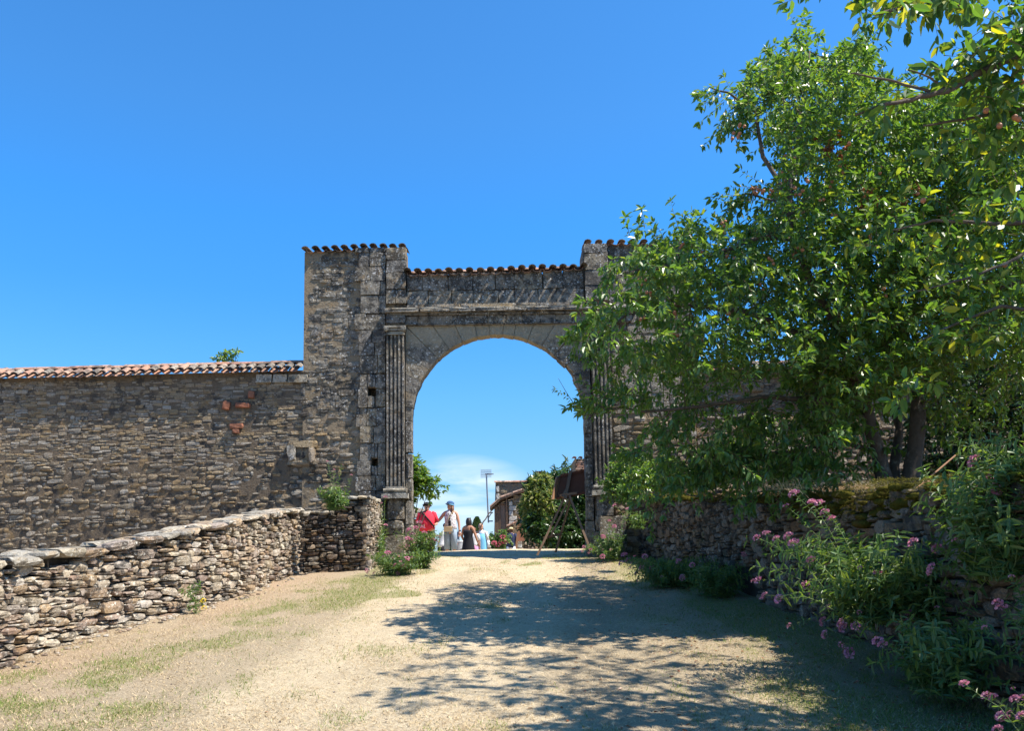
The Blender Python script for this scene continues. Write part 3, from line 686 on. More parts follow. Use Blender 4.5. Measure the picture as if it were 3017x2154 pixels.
# ================================================================ GATEWAY
gw = empty('gateway', (gp(1467, 1640)[0], YG + .4, 1.42), 'tall weathered stone gateway with a round arch, fluted pilasters and tiled top', 'gateway')
xc = gp(1467, 1240)[0]; RA = (gp(1722, 1240)[0] - gp(1213, 1240)[0]) / 2; zsp = gp(1467, 986)[1] - RA
xl_p = gp(1195, 1200)[0]; xr_p = gp(1741, 1200)[0]; z_at = gp(1467, 957)[1]
zt_l0, zt_l1 = gp(886, 737)[1], gp(1195, 729)[1]; xTR = gp(2036, 715)[0]; zt_r = gp(1870, 716)[1]
xfl = gp(1198, 800)[0]; xfr = gp(1722, 790)[0]; zl0, zl1 = gp(1205, 806)[1], gp(1713, 791)[1]
H1 = niche_block(1083, 1141, 1106, 1167); H2 = niche_block(1094, 1350, 1112, 1373)
def core_boxes(mb, x0, x1, z0, z1, y0, y1, holes):
    """a slab tiled around rectangular holes stacked in z"""
    z = z0
    for hx0, hx1, hz0, hz1 in sorted(holes, key=lambda h: h[2]):
        mb.box(((x0 + x1) / 2, (y0 + y1) / 2, (z + hz0) / 2), (x1 - x0, y1 - y0, hz0 - z))
        mb.box(((x0 + hx0) / 2, (y0 + y1) / 2, (hz0 + hz1) / 2), (hx0 - x0, y1 - y0, hz1 - hz0))
        mb.box(((hx1 + x1) / 2, (y0 + y1) / 2, (hz0 + hz1) / 2), (x1 - hx1, y1 - y0, hz1 - hz0)); z = hz1
    mb.box(((x0 + x1) / 2, (y0 + y1) / 2, (z + z1) / 2), (x1 - x0, y1 - y0, z1 - z))
mb = MB()
core_boxes(mb, XT + .05, xl_p, 1.0, zt_l0 - .02, YG + .065, YG + .42, [H1, H2])
mb.box(((XT + .05 + xl_p - .16) / 2, YG + .68, (1 + zt_l0) / 2 - .02), (xl_p - .16 - XT - .05, .52, zt_l0 - 1.04))
mb.box(((xfr + xTR) / 2 + .03, YG + .5, (1.0 + zt_r) / 2 - .03), (xTR - xfr - .12, .86, zt_r - 1.06))
# lintel wall over the arch, opening wider behind the front ring
n = 32; Rb = RA + .16; A = []
zl = min(zl0, zl1) - .05
for side_y in (YG + .31, YG + .80):
    for k in range(n + 1):
        a = math.pi * k / n; A.append((xc + math.cos(a) * Rb, side_y, zsp + math.sin(a) * Rb)); A.append((xc + math.cos(a) * Rb if 0 < k < n else xc + math.cos(a) * Rb, side_y, zl))
q = 2 * (n + 1)
mb.add(A, [(2 * k, 2 * k + 2, 2 * k + 3, 2 * k + 1) for k in range(n)] + [(q + 2 * k + 1, q + 2 * k + 3, q + 2 * k + 2, q + 2 * k) for k in range(n)] + [(2 * k, q + 2 * k, q + 2 * k + 2, 2 * k + 2) for k in range(n)])
mb.box(((xfl + xfr) / 2, YG + .555, zl - .25), (xfr - xfl - .02, .47, .5))
mb.box(((xfl + xfr) / 2, YG + .18, (z_at + zl) / 2 + .02), (xfr - xfl, .20, zl - z_at))
mb.build('masonry_core', M['mortar'], gw)
GL = lib('block', M['gate'], False); GC = lib('block', M['gate_clean'], False)
def blk(name, x0, x1, z0, z1, y0, y1, clean=False, sh=None, mt=None):
    L = GC if clean else GL
    me = L[random.randrange(len(L))] if sh is None else np_mesh(name, *SHAPES[sh][random.randrange(20)], mt or M['gate'])
    return link(name, me, gw, Matrix.Translation(((x0 + x1) / 2, (y0 + y1) / 2, (z0 + z1) / 2)) @ Matrix.Diagonal((x1 - x0, y1 - y0, z1 - z0, 1)))
# rubble faces of the left tower: small flush stones, squared work towards the pilaster
def in_hole(u, v, a, b): return any(u + a / 2 > h[0] - .01 and u - a / 2 < h[1] + .01 and v + b / 2 > h[2] - .01 and v - b / 2 < h[3] + .01 for h in (H1, H2))
xsq = gp(1062, 1000)[0]; zjn = gp(886, 1085)[1]; xpil = gp(1136, 1000)[0]
def ttop(u): return zt_l0 + (zt_l1 - zt_l0) * (u - XT) / (xl_p - XT)
er = lambda v: XT + .02 + .05 * mnoise.noise(Vector((0, v * 2.4, 2))) + (.07 if v < 5.6 else 0)
lay(gw, front(YG + .06), XT, 1.2, .05, .042, int((xsq - XT) / .05), int((7.6 - 1.2) / .042), [(4, 2), (3, 1), (5, 2), (6, 3), (4, 2), (2, 1), (3, 2), (7, 3), (5, 1)], 'flat', M['gate'],
    lambda u, v, a, b: v + b / 2 < ttop(u) + .02 and (u - a / 2 > er(v) or v < zjn) and v > 4.3 and not in_hole(u, v, a, b), depth=.14, gap=.006, proud=.018, seed=41, rot=.03, limit=170, warp=.04, rest='small_stones')
lay(gw, front(YG + .06), XT + .1, 1.2, .05, .04, int((xsq - XT - .1) / .05), int(3.2 / .04), szL, 'rough', M['rubble'],
    lambda u, v, a, b: v < 4.32 and not in_niche(u, v, a, b) and v > 1.3, depth=.16, gap=.008, proud=.035, seed=43, rot=.05, limit=70, warp=.04, rest='small_stones')
z = 1.3; r = random.Random(5)
while z < ttop(xpil) - .05:                                            # squared blocks between rubble and pilaster
    h = min(r.choice([.26, .30, .34, .38]), ttop(xpil) - z + .02); x = xsq - r.uniform(0, .12)
    while x < xpil - .03:
        w_ = min(r.uniform(.2, .42), xpil - x)
        if xpil - x - w_ < .1: w_ = xpil - x
        hh = [k for k in (H1, H2) if x + w_ > k[0] and x < k[1] and z + h > k[2] and z < k[3]]
        if hh:
            k = hh[0]
            for a, b, c, d in ((x, max(x, k[0] - .004), z, z + h), (min(k[1], x + w_) + .004, x + w_, z, z + h), (max(x, k[0]), min(x + w_, k[1]), z, k[2] - .004), (max(x, k[0]), min(x + w_, k[1]), k[3] + .004, z + h)):
                if b - a > .04 and d - c > .04: blk('ashlar_block', a + .003, b - .003, c + .003, d - .003, YG - .005 + r.uniform(-.012, .012), YG + .12)
        else: blk('ashlar_block', x + .003, x + w_ - .003, z + .003, z + h - .004, YG - .005 + r.uniform(-.014, .014), YG + .12)
        x += w_
    z += h
# pier strip above the cornice, left and right
zc = gp(1467, 905)[1]
for (xa, xb, zz) in ((gp(1138, 800)[0], gp(1197, 800)[0], ttop(xl_p)), (xfr, gp(1792, 800)[0], zt_r)):
    z = zc + .1
    while z < zz - .03:
        h = min(r.uniform(.26, .36), zz - z)
        if zz - z - h < .12: h = zz - z
        m_ = xa + (xb - xa) * r.uniform(.35, .65)
        for a, b in ((xa, m_), (m_, xb)) if r.random() < .4 else ((xa, xb),): blk('ashlar_block', a + .002, b - .002, z + .003, z + h - .003, YG - .045 + r.uniform(-.008, .008), YG + .10)
        z += h
# right tower face
lay(gw, front(YG + .05), gp(1795, 800)[0], 1.2, .06, .06, int((xTR - gp(1795, 800)[0]) / .06), int((zt_r - 1.2) / .06), [(5, 4), (6, 5), (4, 3), (7, 4)], 'flat', M['gate'], lambda u, v, a, b: v + b / 2 < zt_r + .02 and v > 4.2, depth=.14, gap=.005, proud=.01, seed=51, rot=.01, limit=90, warp=0)
lay(gw, front(YG + .05), gp(1795, 800)[0], 1.2, .05, .042, int((xTR - gp(1795, 800)[0]) / .05), int(3.1 / .042), szL, 'rough', M['rubble'], lambda u, v, a, b: v < 4.2, depth=.14, gap=.008, proud=.03, seed=52, rot=.05, limit=60)
# flank of the right tower seen through the notch
for k in range(6):
    z0 = zl1 + k * .2 - .25
    if z0 < zt_r - .1: blk('ashlar_block', xfr - .015, xfr + .12, z0 + .003, min(z0 + .2, zt_r) - .004, YG + .02, YG + .9)
# lintel wall blocks, two courses
lt = lambda x: zl0 + (zl1 - zl0) * (x - xfl) / (xfr - xfl)
for pxs, pa_, pb_ in (([1198, 1245, 1322, 1394, 1460, 1518, 1600, 1660, 1722], None, 852), ([1198, 1262, 1330, 1394, 1470, 1516, 1585, 1640, 1722], 852, 893), ([1198, 1240, 1356, 1420, 1520, 1580, 1680, 1722], 893, 908)):
    for a, b in zip(pxs, pxs[1:]):
        x0, x1 = gp(a, 850)[0], gp(b, 850)[0]; zb = gp(1467, pb_)[1]; zt = gp(1467, pa_)[1] if pa_ else lt((x0 + x1) / 2) - .01
        pr = .04 if pa_ == 893 else 0
        blk('ashlar_block', x0 + .002, x1 - .002, zb + .003, zt - .002, YG + .02 - pr + r.uniform(-.01, .01), YG + .2)
# cornice in lengths: sloping ledge, fillet, architrave fascia
def course(px0, px1, ya, yb, y0, mt, step=(60, 110), y1=YG + .1, name='cornice_block'):
    x = px0
    while x < px1 - 5:
        e = min(px1, x + r.uniform(*step)); e = px1 if px1 - e < 25 else e
        xa, xb = gp(x, 930)[0], gp(e, 930)[0]; za, zb = gp(1467, yb)[1], gp(1467, ya)[1]; d = r.uniform(-.006, .006)
        link(name, np_mesh(name, *SHAPES['block'][r.randrange(16)], mt), gw, Matrix.Translation(((xa + xb) / 2, (y0 + y1) / 2, (za + zb) / 2 + d)) @ Matrix.Rotation(r.uniform(-.004, .004), 4, 'Y') @ Matrix.Diagonal((xb - xa - .004, y1 - y0, zb - za - .002, 1))); x = e
course(1136, 1880, 908, 914, YG - .14, M['coping']); course(1136, 1880, 914.5, 922, YG - .18, M['gate']); course(1140, 1870, 922.5, 929, YG - .09, M['gate'])
course(1141, 1860, 929.5, 953, YG - .045, M['gate'], (35, 60)); course(1140, 1850, 953.5, 957, YG - .065, M['gate'])
course(1138, 1196, 930, 952, YG - .12, M['gate']); course(1741, 1797, 930, 952, YG - .12, M['gate'])
# arch: voussoirs running out to the square frame
def rect_hit(a):
    c, s = math.cos(a), math.sin(a); t = []
    if c > 1e-6: t.append((xr_p - xc) / c)
    if c < -1e-6: t.append((xl_p - xc) / c)
    if s > 1e-6: t.append((z_at - zsp) / s)
    return min(t)
bounds = [0, .16, .33, .50, .66, .84, 1.02, 1.20, 1.37, 1.50, 1.65, 1.80, 1.98, 2.16, 2.33, 2.50, 2.67, 2.83, 2.99, math.pi]
cornerA = [math.atan2(z_at - zsp, xr_p - xc), math.atan2(z_at - zsp, xl_p - xc)]
for i, (a0, a1) in enumerate(zip(bounds, bounds[1:])):
    g_ = .0045; a0 += g_ / 2; a1 -= g_ / 2
    aa = sorted([a0 + (a1 - a0) * k / 3 for k in range(4)] + [c for c in cornerA if a0 < c < a1]); mb = MB(); m_ = len(aa)
    yf = YG + r.uniform(-.012, .016); jr = [r.uniform(-.004, .014) for _ in range(8)]; vs = []
    er_ = .05 if i == 3 else 0
    for y in (yf, YG + .30):
        for a in aa:
            ro = rect_hit(a) - .003; ri = RA + er_ * (1 if y == yf else .6) + jr[aa.index(a)]; vs.append((xc + math.cos(a) * ri, y, zsp + math.sin(a) * ri)); vs.append((xc + math.cos(a) * ro, y, zsp + math.sin(a) * ro))
    fs = []
    for k in range(m_ - 1):
        a, b, q = 2 * k, 2 * k + 2, 2 * m_; fs += [(a, a + 1, b + 1, b), (q + a, q + b, q + b + 1, q + a + 1), (a, b, q + b, q + a), (a + 1, q + a + 1, q + b + 1, b + 1)]
    fs += [(0, 2 * m_, 2 * m_ + 1, 1), (2 * m_ - 2, 2 * m_ - 1, 4 * m_ - 1, 4 * m_ - 2)]
    mb.add(vs, fs); mb.build('voussoir', M['gate_clean'] if 3 <= i <= 15 else M['gate'], gw)
# jamb stones under the arch springing
for (x0, x1, inner) in ((xl_p, xc - RA, 1), (xc + RA, xr_p, -1)):
    z = 1.25
    while z < zsp - .02:
        h = min(r.uniform(.34, .56), zsp - z); h = zsp - z if zsp - z - h < .2 else h
        link('jamb_stone', np_mesh('jamb_stone', *SHAPES['block'][r.randrange(16)], M['gate'] if z > 2.0 else M['gate_clean']), gw, Matrix.Translation(((x0 + x1) / 2, YG + .145 + r.uniform(-.012, .012), z + h / 2)) @ Matrix.Diagonal((x1 - x0 + (.03 if z < 2.0 else .0), .30, h - .004, 1))); z += h
# pilasters
def pilaster(pa_, pb_):
    x0, x1 = gp(pa_, 1200)[0], gp(pb_, 1200)[0]; W = x1 - x0; xm = (x0 + x1) / 2
    z = lambda y: gp(1467, y)[1]
    # shaft lengths with three deep flutes
    prof_ = []; nf = 4; fil = .030; fw = (W - fil * (nf + 1)) / nf; x = 0
    for k in range(nf):
        prof_ += [(x, 0), (x + fil, 0)] ; x += fil
        prof_ += [(x + fw * t, .052 * math.sin(math.pi * t)) for t in (.12, .5, .88)]; x += fw
    prof_ += [(x, 0), (x + fil, 0)]
    ys = [986, 1052, 1098, 1143, 1215, 1320, 1429]
    for ya, yb in zip(ys, ys[1:]):
        zt_, zb_ = z(ya) - .003, z(yb) + .003; n_ = len(prof_); vs = []
        for zz in (zb_, zt_): vs += [(x0 + a + r.uniform(-.002, .002), YG - .11 + b, zz) for a, b in prof_]
        mb = MB(); mb.add(vs, [(k, k + 1, n_ + k + 1, n_ + k) for k in range(n_ - 1)])
        mb.add([(x0, YG - .11, zb_), (x0, YG + .1, zb_), (x0, YG + .1, zt_), (x0, YG - .11, zt_)], [(0, 1, 2, 3)]); mb.add([(x1, YG - .11, zb_), (x1, YG + .1, zb_), (x1, YG + .1, zt_), (x1, YG - .11, zt_)], [(3, 2, 1, 0)])
        mb.build('pilaster_shaft', M['gate'], gw)
    mb = MB(); hb = (x0 - .045, x1 + .03)
    mb.box((xm, YG - .03, (z(966) + z(961)) / 2), (W + .09, .28, z(961) - z(966)))
    mb.box((xm, YG - .02, (z(974) + z(966.5)) / 2), (W + .01, .22, z(966.5) - z(974))); mb.box((xm, YG - .03, z(979)), (W, .17, .03)); mb.box((xm, YG - .03, z(984)), (W + .04, .2, .022))
    cap = mb.build('capital', M['coping'], gw)
    for sx in (-1, 1):
        v_ = MB(); c = Vector((xm + sx * (W / 2 - .005), YG - .13, z(968)))
        v_.tube([c + Vector((0, .14, 0)), c + Vector((0, -.03, 0))], .052, 14); v_.tube([c + Vector((0, -.02, 0)), c + Vector((0, -.05, 0))], .022, 10)
        v_.tube([c + Vector((math.cos(a) * .04, -.032, math.sin(a) * .04)) for a in np.linspace(0, 5.5, 12)], .008, 5)
        v_.build('volute', M['coping'], cap)
    mb = MB()
    for ya, yb, gx, gy in ((1430, 1436, .012, .13), (1436, 1447, .05, .17), (1447, 1451, .03, .15), (1451, 1466, .085, .21)):
        h = z(ya) - z(yb); c = ((xm), YG - gy / 2 + .03, (z(ya) + z(yb)) / 2); mb.box(c, (W + 2 * gx, gy + .06, h - .002))
        if yb == 1447: mb.tube([(x0 - .05, YG - .155, c[2]), (x1 + .05, YG - .155, c[2])], h * .48, 10)
    mb.build('pilaster_base', M['coping'], gw)
    blk('pedestal', x0 + .02, x1, z(1526), z(1467), YG - .09, YG + .1)
    blk('pedestal', x0 - .03, x1 + .02, z(1570), z(1527), YG - .10, YG + .1, sh='rough', mt=M['gate'])
    blk('pedestal', x0 - .05, x1 + .03, 1.2, z(1571), YG - .16, YG + .1, sh='flat', mt=M['gate_clean'])
pilaster(1141, 1192); pilaster(1748, 1799)
blk('pedestal', gp(1763, 1500)[0], gp(1840, 1500)[0], 1.3, gp(1467, 1528)[1], YG - .2, YG - .1, clean=True)
# tiled tops
tile_cap(gw, XT + .09, xl_p - .06, YG + .05, zt_l0 - .03, zt_l1 - .03, pitch=.2, over=.08, rows=2, slope=R(7), ridge=False, pan_back=.04)
tile_cap(gw, xfl + .03, xfr - .02, YG + .03, zl0 - .05, zl1 - .05, pitch=.215, over=.15, rows=1, slope=R(9), ridge=True, jit=1.6, pan_back=.09)
tile_cap(gw, xfr + .08, xTR - .05, YG + .05, zt_r - .03, zt_r - .03 , pitch=.235, over=.08, rows=2, slope=R(7), ridge=False)
# dry weeds rooted on the ledge
V = []; rn = []
def tuft_blades(V, rn, base, n, L, spread, droop, wid=.0016):
    for _ in range(n):
        b = Vector(base) + Vector((random.uniform(-spread, spread), random.uniform(-.02, .02), 0)); d = Vector((random.gauss(0, .5), -abs(random.gauss(0, .5)), random.uniform(-droop, 1))).normalized(); l = L * random.uniform(.4, 1)
        s = Vector((wid, 0, wid * .5)); m1 = b + d * l * .5; t = b + d * l + Vector((0, 0, -l * .35)); k = len(V)
        V += [b - s, b + s, m1 + s * .8, m1 - s * .8, t]; rn += [random.random()] * 5
for _ in range(34):
    px = random.gauss(1440, 75); x, z0 = gp(px, 908); tuft_blades(V, rn, (x, YG - random.uniform(.02, .15), z0 + .02), 16, .11, .07, .5)
for px, py in ((1345, 915), (1440, 922), (1485, 950), (1600, 915), (1240, 890), (1735, 890)):
    x, z0 = gp(px, py); tuft_blades(V, rn, (x, YG - .15, z0), 12, .17, .03, 1.6)
k = np.arange(len(V) // 5)[:, None] * 5
o = link('ledge_weeds', np_mesh('ledge_weeds', np.array([tuple(v) for v in V]), np.concatenate([k + np.array([[0, 1, 2]]), k + np.array([[0, 2, 3]]), k + np.array([[3, 2, 4]])]), M['dry_grass'], False, {'rnd': rn}), None, None, 'stuff')
props(o, 'dry straw-coloured weeds growing along the cornice ledge above the arch', 'weeds')

# ================================================================ WALL to the right of the gateway, behind the plum tree
rw = empty('boundary_wall', (8, YG + .3, 2.6), 'rubble stone wall right of the gateway, glimpsed behind the plum tree', 'wall')
mb = MB(); mb.box(((xTR + 13) / 2, YG + .4, 3.1), (13 - xTR, .5, 4.2)); mb.build('mortar_core', M['mortar'], rw)
lay(rw, front(YG + .14), xTR, 2.2, .055, .042, int((9.5 - xTR) / .055), 70, szL, 'rough', M['rubble'], lambda u, v, a, b: v < 5.15, depth=.16, gap=.009, proud=.035, seed=61, limit=250)
tile_cap(rw, xTR + .1, 9.5, YG + .16, 5.1, 5.1, over=.2)

# ================================================================ BUILDINGS BEYOND THE GATE
def rub(thing, x0, x1, z0, z1, Y, m, seed, cu=.07, cv=.055, inside=None, limit=120, proud=.03):
    return lay(thing, front(Y), x0, z0, cu, cv, int((x1 - x0) / cu), int((z1 - z0) / cv), szL, 'rough', m, inside or (lambda u, v, a, b: True), depth=.16, gap=.01, proud=proud, seed=seed, limit=limit)
YH = 30.0
def hp(px, py, Y=YH): p = P(px, py, Y); return p.x, p.z
hs = empty('stone_house', (hp(1500, 1600)[0], YH + 2, .85), 'old rubble stone house with a lean-to, ochre door and brick chimney, seen through the arch', 'house')
x0, zt = hp(1460, 1421, YH + 1.6); x1 = x0 + 3.4; xb = hp(1450, 1600, YH + 1.6)[0]; g0 = .2
mb = MB(); y0, y1 = YH + 1.6, YH + 5
vs = [(xb, y0, g0), (x1, y0, g0), (x1, y0, zt), (x0, y0, zt), (xb, y1, g0), (x1, y1, g0), (x1, y1, zt), (x0, y1, zt)]
mb.add(vs, [(0, 1, 2, 3), (0, 3, 7, 4), (3, 2, 6, 7), (1, 5, 6, 2)]); mb.build('wall', M['mortar'], hs)
wl = hs
rub(hs, xb, x1, 1.0, zt - .04, y0 + .02, M['rubble'], 71, inside=lambda u, v, a, b: u - a / 2 > xb + (x0 - xb) * (v - g0) / (zt - g0))
x = x0 - .05
while x < x1: link('ridge_tile', TR, hs, Matrix.Translation((x, y0 + .02, zt - .02)) @ Matrix.Rotation(R(-1), 4, 'Y')); x += .37
for py in (1440, 1462): 
    a, zz = hp(1462, py, y0); bl(a, a + .12, zz - .14, zz + .1, y0 - .06, y0 + .1, M['white_stone'], 'quoin', hs, 'flat', 3)
# chimney
cx0, cz1 = hp(1580, 1391, YH + 2.6); cx1, cz0 = hp(1607, 1425, YH + 2.6)
mb = MB(); mb.box(((cx0 + cx1) / 2, YH + 2.8, (cz0 + cz1) / 2 - .3), (cx1 - cx0, .4, cz1 - cz0 + .5)); ch = mb.build('chimney', M['brick'], hs)
for k in range(5):
    for j in range(2):
        z_ = cz1 - .08 - k * .085; xx = cx0 + (j + .5) * (cx1 - cx0) / 2 + (.03 if k % 2 else -.03)
        link('brick', np_mesh('brick', *SHAPES['flat'][j + k], M['brick']), ch, Matrix.Translation((xx, YH + 2.59, z_)) @ Matrix.Diagonal(((cx1 - cx0) / 2 - .01, .06, .07, 1)))
bl(cx0 - .03, cx1 + .03, cz1 - .03, cz1 + .03, YH + 2.57, YH + 3.03, M['joint'], 'chimney_cap', ch)
# lean-to with sloping tiled verge, plank wall, door, pale quoins
ya = YH - .2
lx0, lz0 = hp(1453, 1497, ya); lx1, lz1 = hp(1476, 1473, ya); lx2, lz2 = hp(1548, 1447, ya)
mb = MB(); mb.add([(lx0 + .12, ya + .15, .2), (lx2, ya + .15, .2), (lx2, ya + .15, lz2 - .12), (lx1, ya + .15, lz1 - .12), (lx0 + .12, ya + .15, lz0 - .03), (lx0 + .12, ya + 1.8, .2), (lx0 + .12, ya + 1.8, lz0 - .03), (lx2, ya + 1.8, .2), (lx2, ya + 1.8, lz2 - .1), (lx1, ya + 1.8, lz1 - .1)], [(0, 1, 2, 3, 4), (0, 4, 6, 5), (1, 7, 8, 2)])
mb.build('lean_to_wall', M['mortar'], hs)
mb = MB()
for (a, za), (b, zb) in (((lx0 - .12, lz0 - .06), (lx1, lz1)), ((lx1, lz1), (lx2, lz2))):
    mb.add([(a, ya - .1, za), (b, ya - .1, zb), (b, ya + 1.7, zb), (a, ya + 1.7, za), (a, ya - .1, za + .06), (b, ya - .1, zb + .06), (b, ya + 1.7, zb + .06), (a, ya + 1.7, za + .06)], [(0, 1, 2, 3), (4, 7, 6, 5), (0, 4, 5, 1), (2, 6, 7, 3), (0, 3, 7, 4), (1, 5, 6, 2)])
rf = mb.build('lean_to_roof', M['wood'], hs)
for (a, za), (b, zb) in (((lx0 - .1, lz0), (lx1, lz1 + .05)), ((lx1, lz1 + .05), (lx2, lz2 + .05))):
    n_ = max(1, int((b - a) / .33)); sl_ = math.atan2(zb - za, b - a)
    for row in range(5):
        for k in range(n_): link('tile', TC2, rf, Matrix.Translation((a + (b - a) * k / n_, ya - .05 + row * .2, za + (zb - za) * k / n_ + .03)) @ Matrix.Rotation(-sl_, 4, 'Y'))
bx = [hp(p_, 1550, ya)[0] for p_ in (1457, 1464, 1471)]
for a, b in zip(bx, bx[1:]): bl(a, b - .01, .6, lz0 + .02, ya + .08, ya + .16, M['wood'], 'plank', hs)
d0, d1 = hp(1474, 1500, ya)[0], hp(1489, 1500, ya)[0]; dz = hp(1480, 1487, ya)[1]
dr = bl(d0, d1, .6, dz, ya + .1, ya + .16, M['wood_door'], 'door', hs); bl(d0 - .05, d0, .6, dz + .05, ya + .07, ya + .17, M['wood'], 'door_frame', dr); bl(d1, d1 + .05, .6, dz + .05, ya + .07, ya + .17, M['wood'], 'door_frame', dr); bl(d0, d1, dz, dz + .05, ya + .07, ya + .17, M['wood'], 'door_frame', dr)
bl(hp(1491, 1500, ya)[0], hp(1495, 1500, ya)[0], .6, lz1 + .1, ya + .02, ya + .16, M['wood'], 'post', hs)
for pa_, pb_, ya_, yb_ in ((1498, 1510, 1478, 1490), (1498, 1521, 1491, 1504), (1498, 1512, 1505, 1520), (1498, 1523, 1521, 1534), (1498, 1515, 1535, 1546)):
    a, zz1 = hp(pa_, ya_, ya); b, zz0 = hp(pb_, yb_, ya); bl(a, b, zz0, zz1, ya + .08, ya + .2, M['white_stone'], 'quoin', hs, 'flat', 5)
rub(hs, hp(1512, 1500, ya)[0], lx2, 1.0, lz2 - .1, ya + .15, M['rubble'], 72, limit=40)
# small porch roof lower down
px_, pz_ = hp(1497, 1552, ya - .8); qx_, qz_ = hp(1530, 1538, ya - .8)
mb = MB(); mb.box(((px_ + qx_) / 2 + .03, ya - .3, .9), (qx_ - px_ - .1, .9, 1.6 - .2)); mb.build('porch_wall', M['rust_edge'], hs)
sl_ = math.atan2(qz_ - pz_, qx_ - px_)
for row in range(5):
    for k in range(2): link('tile', TC2, hs, Matrix.Translation((px_ - .05 + k * .22, ya - .85 + row * .2, pz_ + k * .22 * math.tan(sl_))) @ Matrix.Rotation(-sl_, 4, 'Y'))
# television aerial on two wall brackets
an = empty('tv_aerial', (hp(1433, 1540)[0], YH + 1.5, hp(1433, 1543)[1]), 'tall grey television aerial on wall brackets beside the house gable', 'aerial')
mb = MB(); a = Vector((*hp(1439, 1541, YH + 1.5),)); bx_, bz_ = hp(1433, 1397, YH + 1.5); ax_, az_ = hp(1439, 1541, YH + 1.5)
Yt = YH + 1.5; mb.tube([(ax_, Yt, az_), (bx_, Yt, bz_)], .03, 6); mb.build('mast', M['metal'], an)
for py in (1511, 1536):
    c_, z_ = hp(1450, py, Yt); mb = MB(); mb.tube([(ax_ - .02, Yt, z_), (c_ + .03, Yt, z_)], .025, 5); mb.build('bracket', M['metal'], an)
mb = MB(); mb.tube([(ax_, Yt, hp(1450, 1527, Yt)[1]), (hp(1449, 1511, Yt)[0], Yt, hp(1450, 1511, Yt)[1])], .02, 5); mb.build('brace', M['metal'], an)
mb = MB(); mb.tube([(bx_ - .05, Yt + .1, bz_), (bx_ + .28, Yt - .2, bz_ - .03)], .022, 5); mb.build('boom', M['metal'], an)
for py in (1391, 1399, 1407):
    l_, z_ = hp(1416, py, Yt); r_, _ = hp(1448, py, Yt); mb = MB()
    for k in range(3): mb.tube([(l_, Yt + .05, z_ + .04 * k), (r_, Yt - .05, z_ + .04 * k)], .009, 4)
    mb.build('element', M['metal'], an)
# pantiled shed roof at the left jamb
YS = 26.0; sx0, sz0 = hp(1196, 1494, YS); sx1, sz1 = hp(1246, 1503, YS)
sh = empty('tiled_shed', ((sx0 + sx1) / 2, YS + .5, 1.1), 'low shed with a weathered ribbed tile roof, behind the man in red', 'shed')
mb = MB(); mb.box(((sx0 + sx1) / 2, YS + 1.0, (sz1 + .6) / 2 - .2), (sx1 - sx0 - .1, 1.6, sz1 - .75)); mb.build('wall', M['mortar'], sh)
mb = MB(); zz = hp(1230, 1527, YS)[1]; mb.add([(sx0, YS, zz + .02), (sx1, YS, zz - .02), (sx1, YS + 1.4, sz1 + .02), (sx0, YS + 1.4, sz0 + .02)], [(0, 1, 2, 3)]); mb.build('roof', M['wood'], sh)
for k in range(9):
    t = (k + .5) / 9; b0 = Vector((sx0 + (sx1 - sx0) * t, YS - .05, zz + .04 - .04 * t)); b1 = Vector((b0.x, YS + 1.35, sz0 + (sz1 - sz0) * t + .06))
    mb = MB(); mb.tube([b0, b1], .03, 6); mb.build('tile', M['tile_old'], sh)
# narrow brick gable right of the bush
YB = 27.0; bx0, bz1 = hp(1694, 1352, YB); bx1, bz0 = hp(1760, 1420, YB)
bh = empty('brick_house', ((bx0 + bx1) / 2 + 1, YB + 1, 1.2), 'corner of a brick building rising behind the easel board', 'house')
mb = MB(); mb.box(((bx0 + bx1) / 2 + .8, YB + 1.05, (bz1 + 1) / 2), (bx1 - bx0 + 1.6, 2, bz1 - 1)); mb.build('wall', M['mortar'], bh)
k = 0; z_ = bz0
while z_ < bz1 - .05:
    for j in range(4):
        x_ = bx0 + .12 + j * .235 + (.06 if k % 2 else 0); link('brick', TB if 0 else np_mesh('brick', *SHAPES['flat'][(j + k) % 24], M['tile']), bh, Matrix.Translation((x_, YB + .04, z_)) @ Matrix.Diagonal((.225, .08, .062, 1)))
    z_ += .075; k += 1
for j in range(4): link('tile', TC2, bh, Matrix.Translation((bx0 - .02 + .2 * j, YB - .05, bz1 + .02)) @ Matrix.Rotation(R(90), 4, 'Z'))

# ================================================================ BOARDS, EASELS AND SMALL THINGS BY THE GATE
def plank(mb, a, b, w_, t, nrm):
    a = Vector(a); b = Vector(b); d = (b - a); L = d.length; d.normalize(); n_ = Vector(nrm); n_ = (n_ - d * n_.dot(d)).normalized(); s = d.cross(n_)
    MM = Matrix((d, s, n_)).transposed(); return mb.box((a + b) / 2, (L, w_, t), MM)
ez = empty('easel', (*P(1655, 1630, 16.2).xy, 1.45), 'large wooden tripod easel with a crossbar, under the right side of the arch', 'easel')
apex = P(1672, 1466, 16.25)
fa = hit(1583, 1637); fb = Vector((*P(1637, 1630, 16.55).xy, 0)); fb.z = P(1637, 1628, 16.55).z; fc = P(1737, 1614, 15.80); fd = P(1632, 1580, 16.3)
for a, b in ((apex + Vector((-.06, 0, 0)), P(1583, 1637, fa.y if 15.5 < fa.y < 16.6 else 16.1)), (P(1683, 1466, 16.3), fb), (P(1678, 1462, 16.2), fc)):
    mb = MB(); plank(mb, a, b, .042, .03, (0, 1, 0)); mb.build('leg', M['wood'], ez)
mb = MB(); plank(mb, P(1676, 1470, 16.22), P(1622, 1582, 16.2), .035, .03, (0, 1, 0)); mb.build('brace', M['wood'], ez)
mb = MB(); plank(mb, P(1602, 1586, 16.16), P(1654, 1574, 16.45), .05, .03, (0, 1, 0)); mb.build('crossbar', M['wood'], ez)
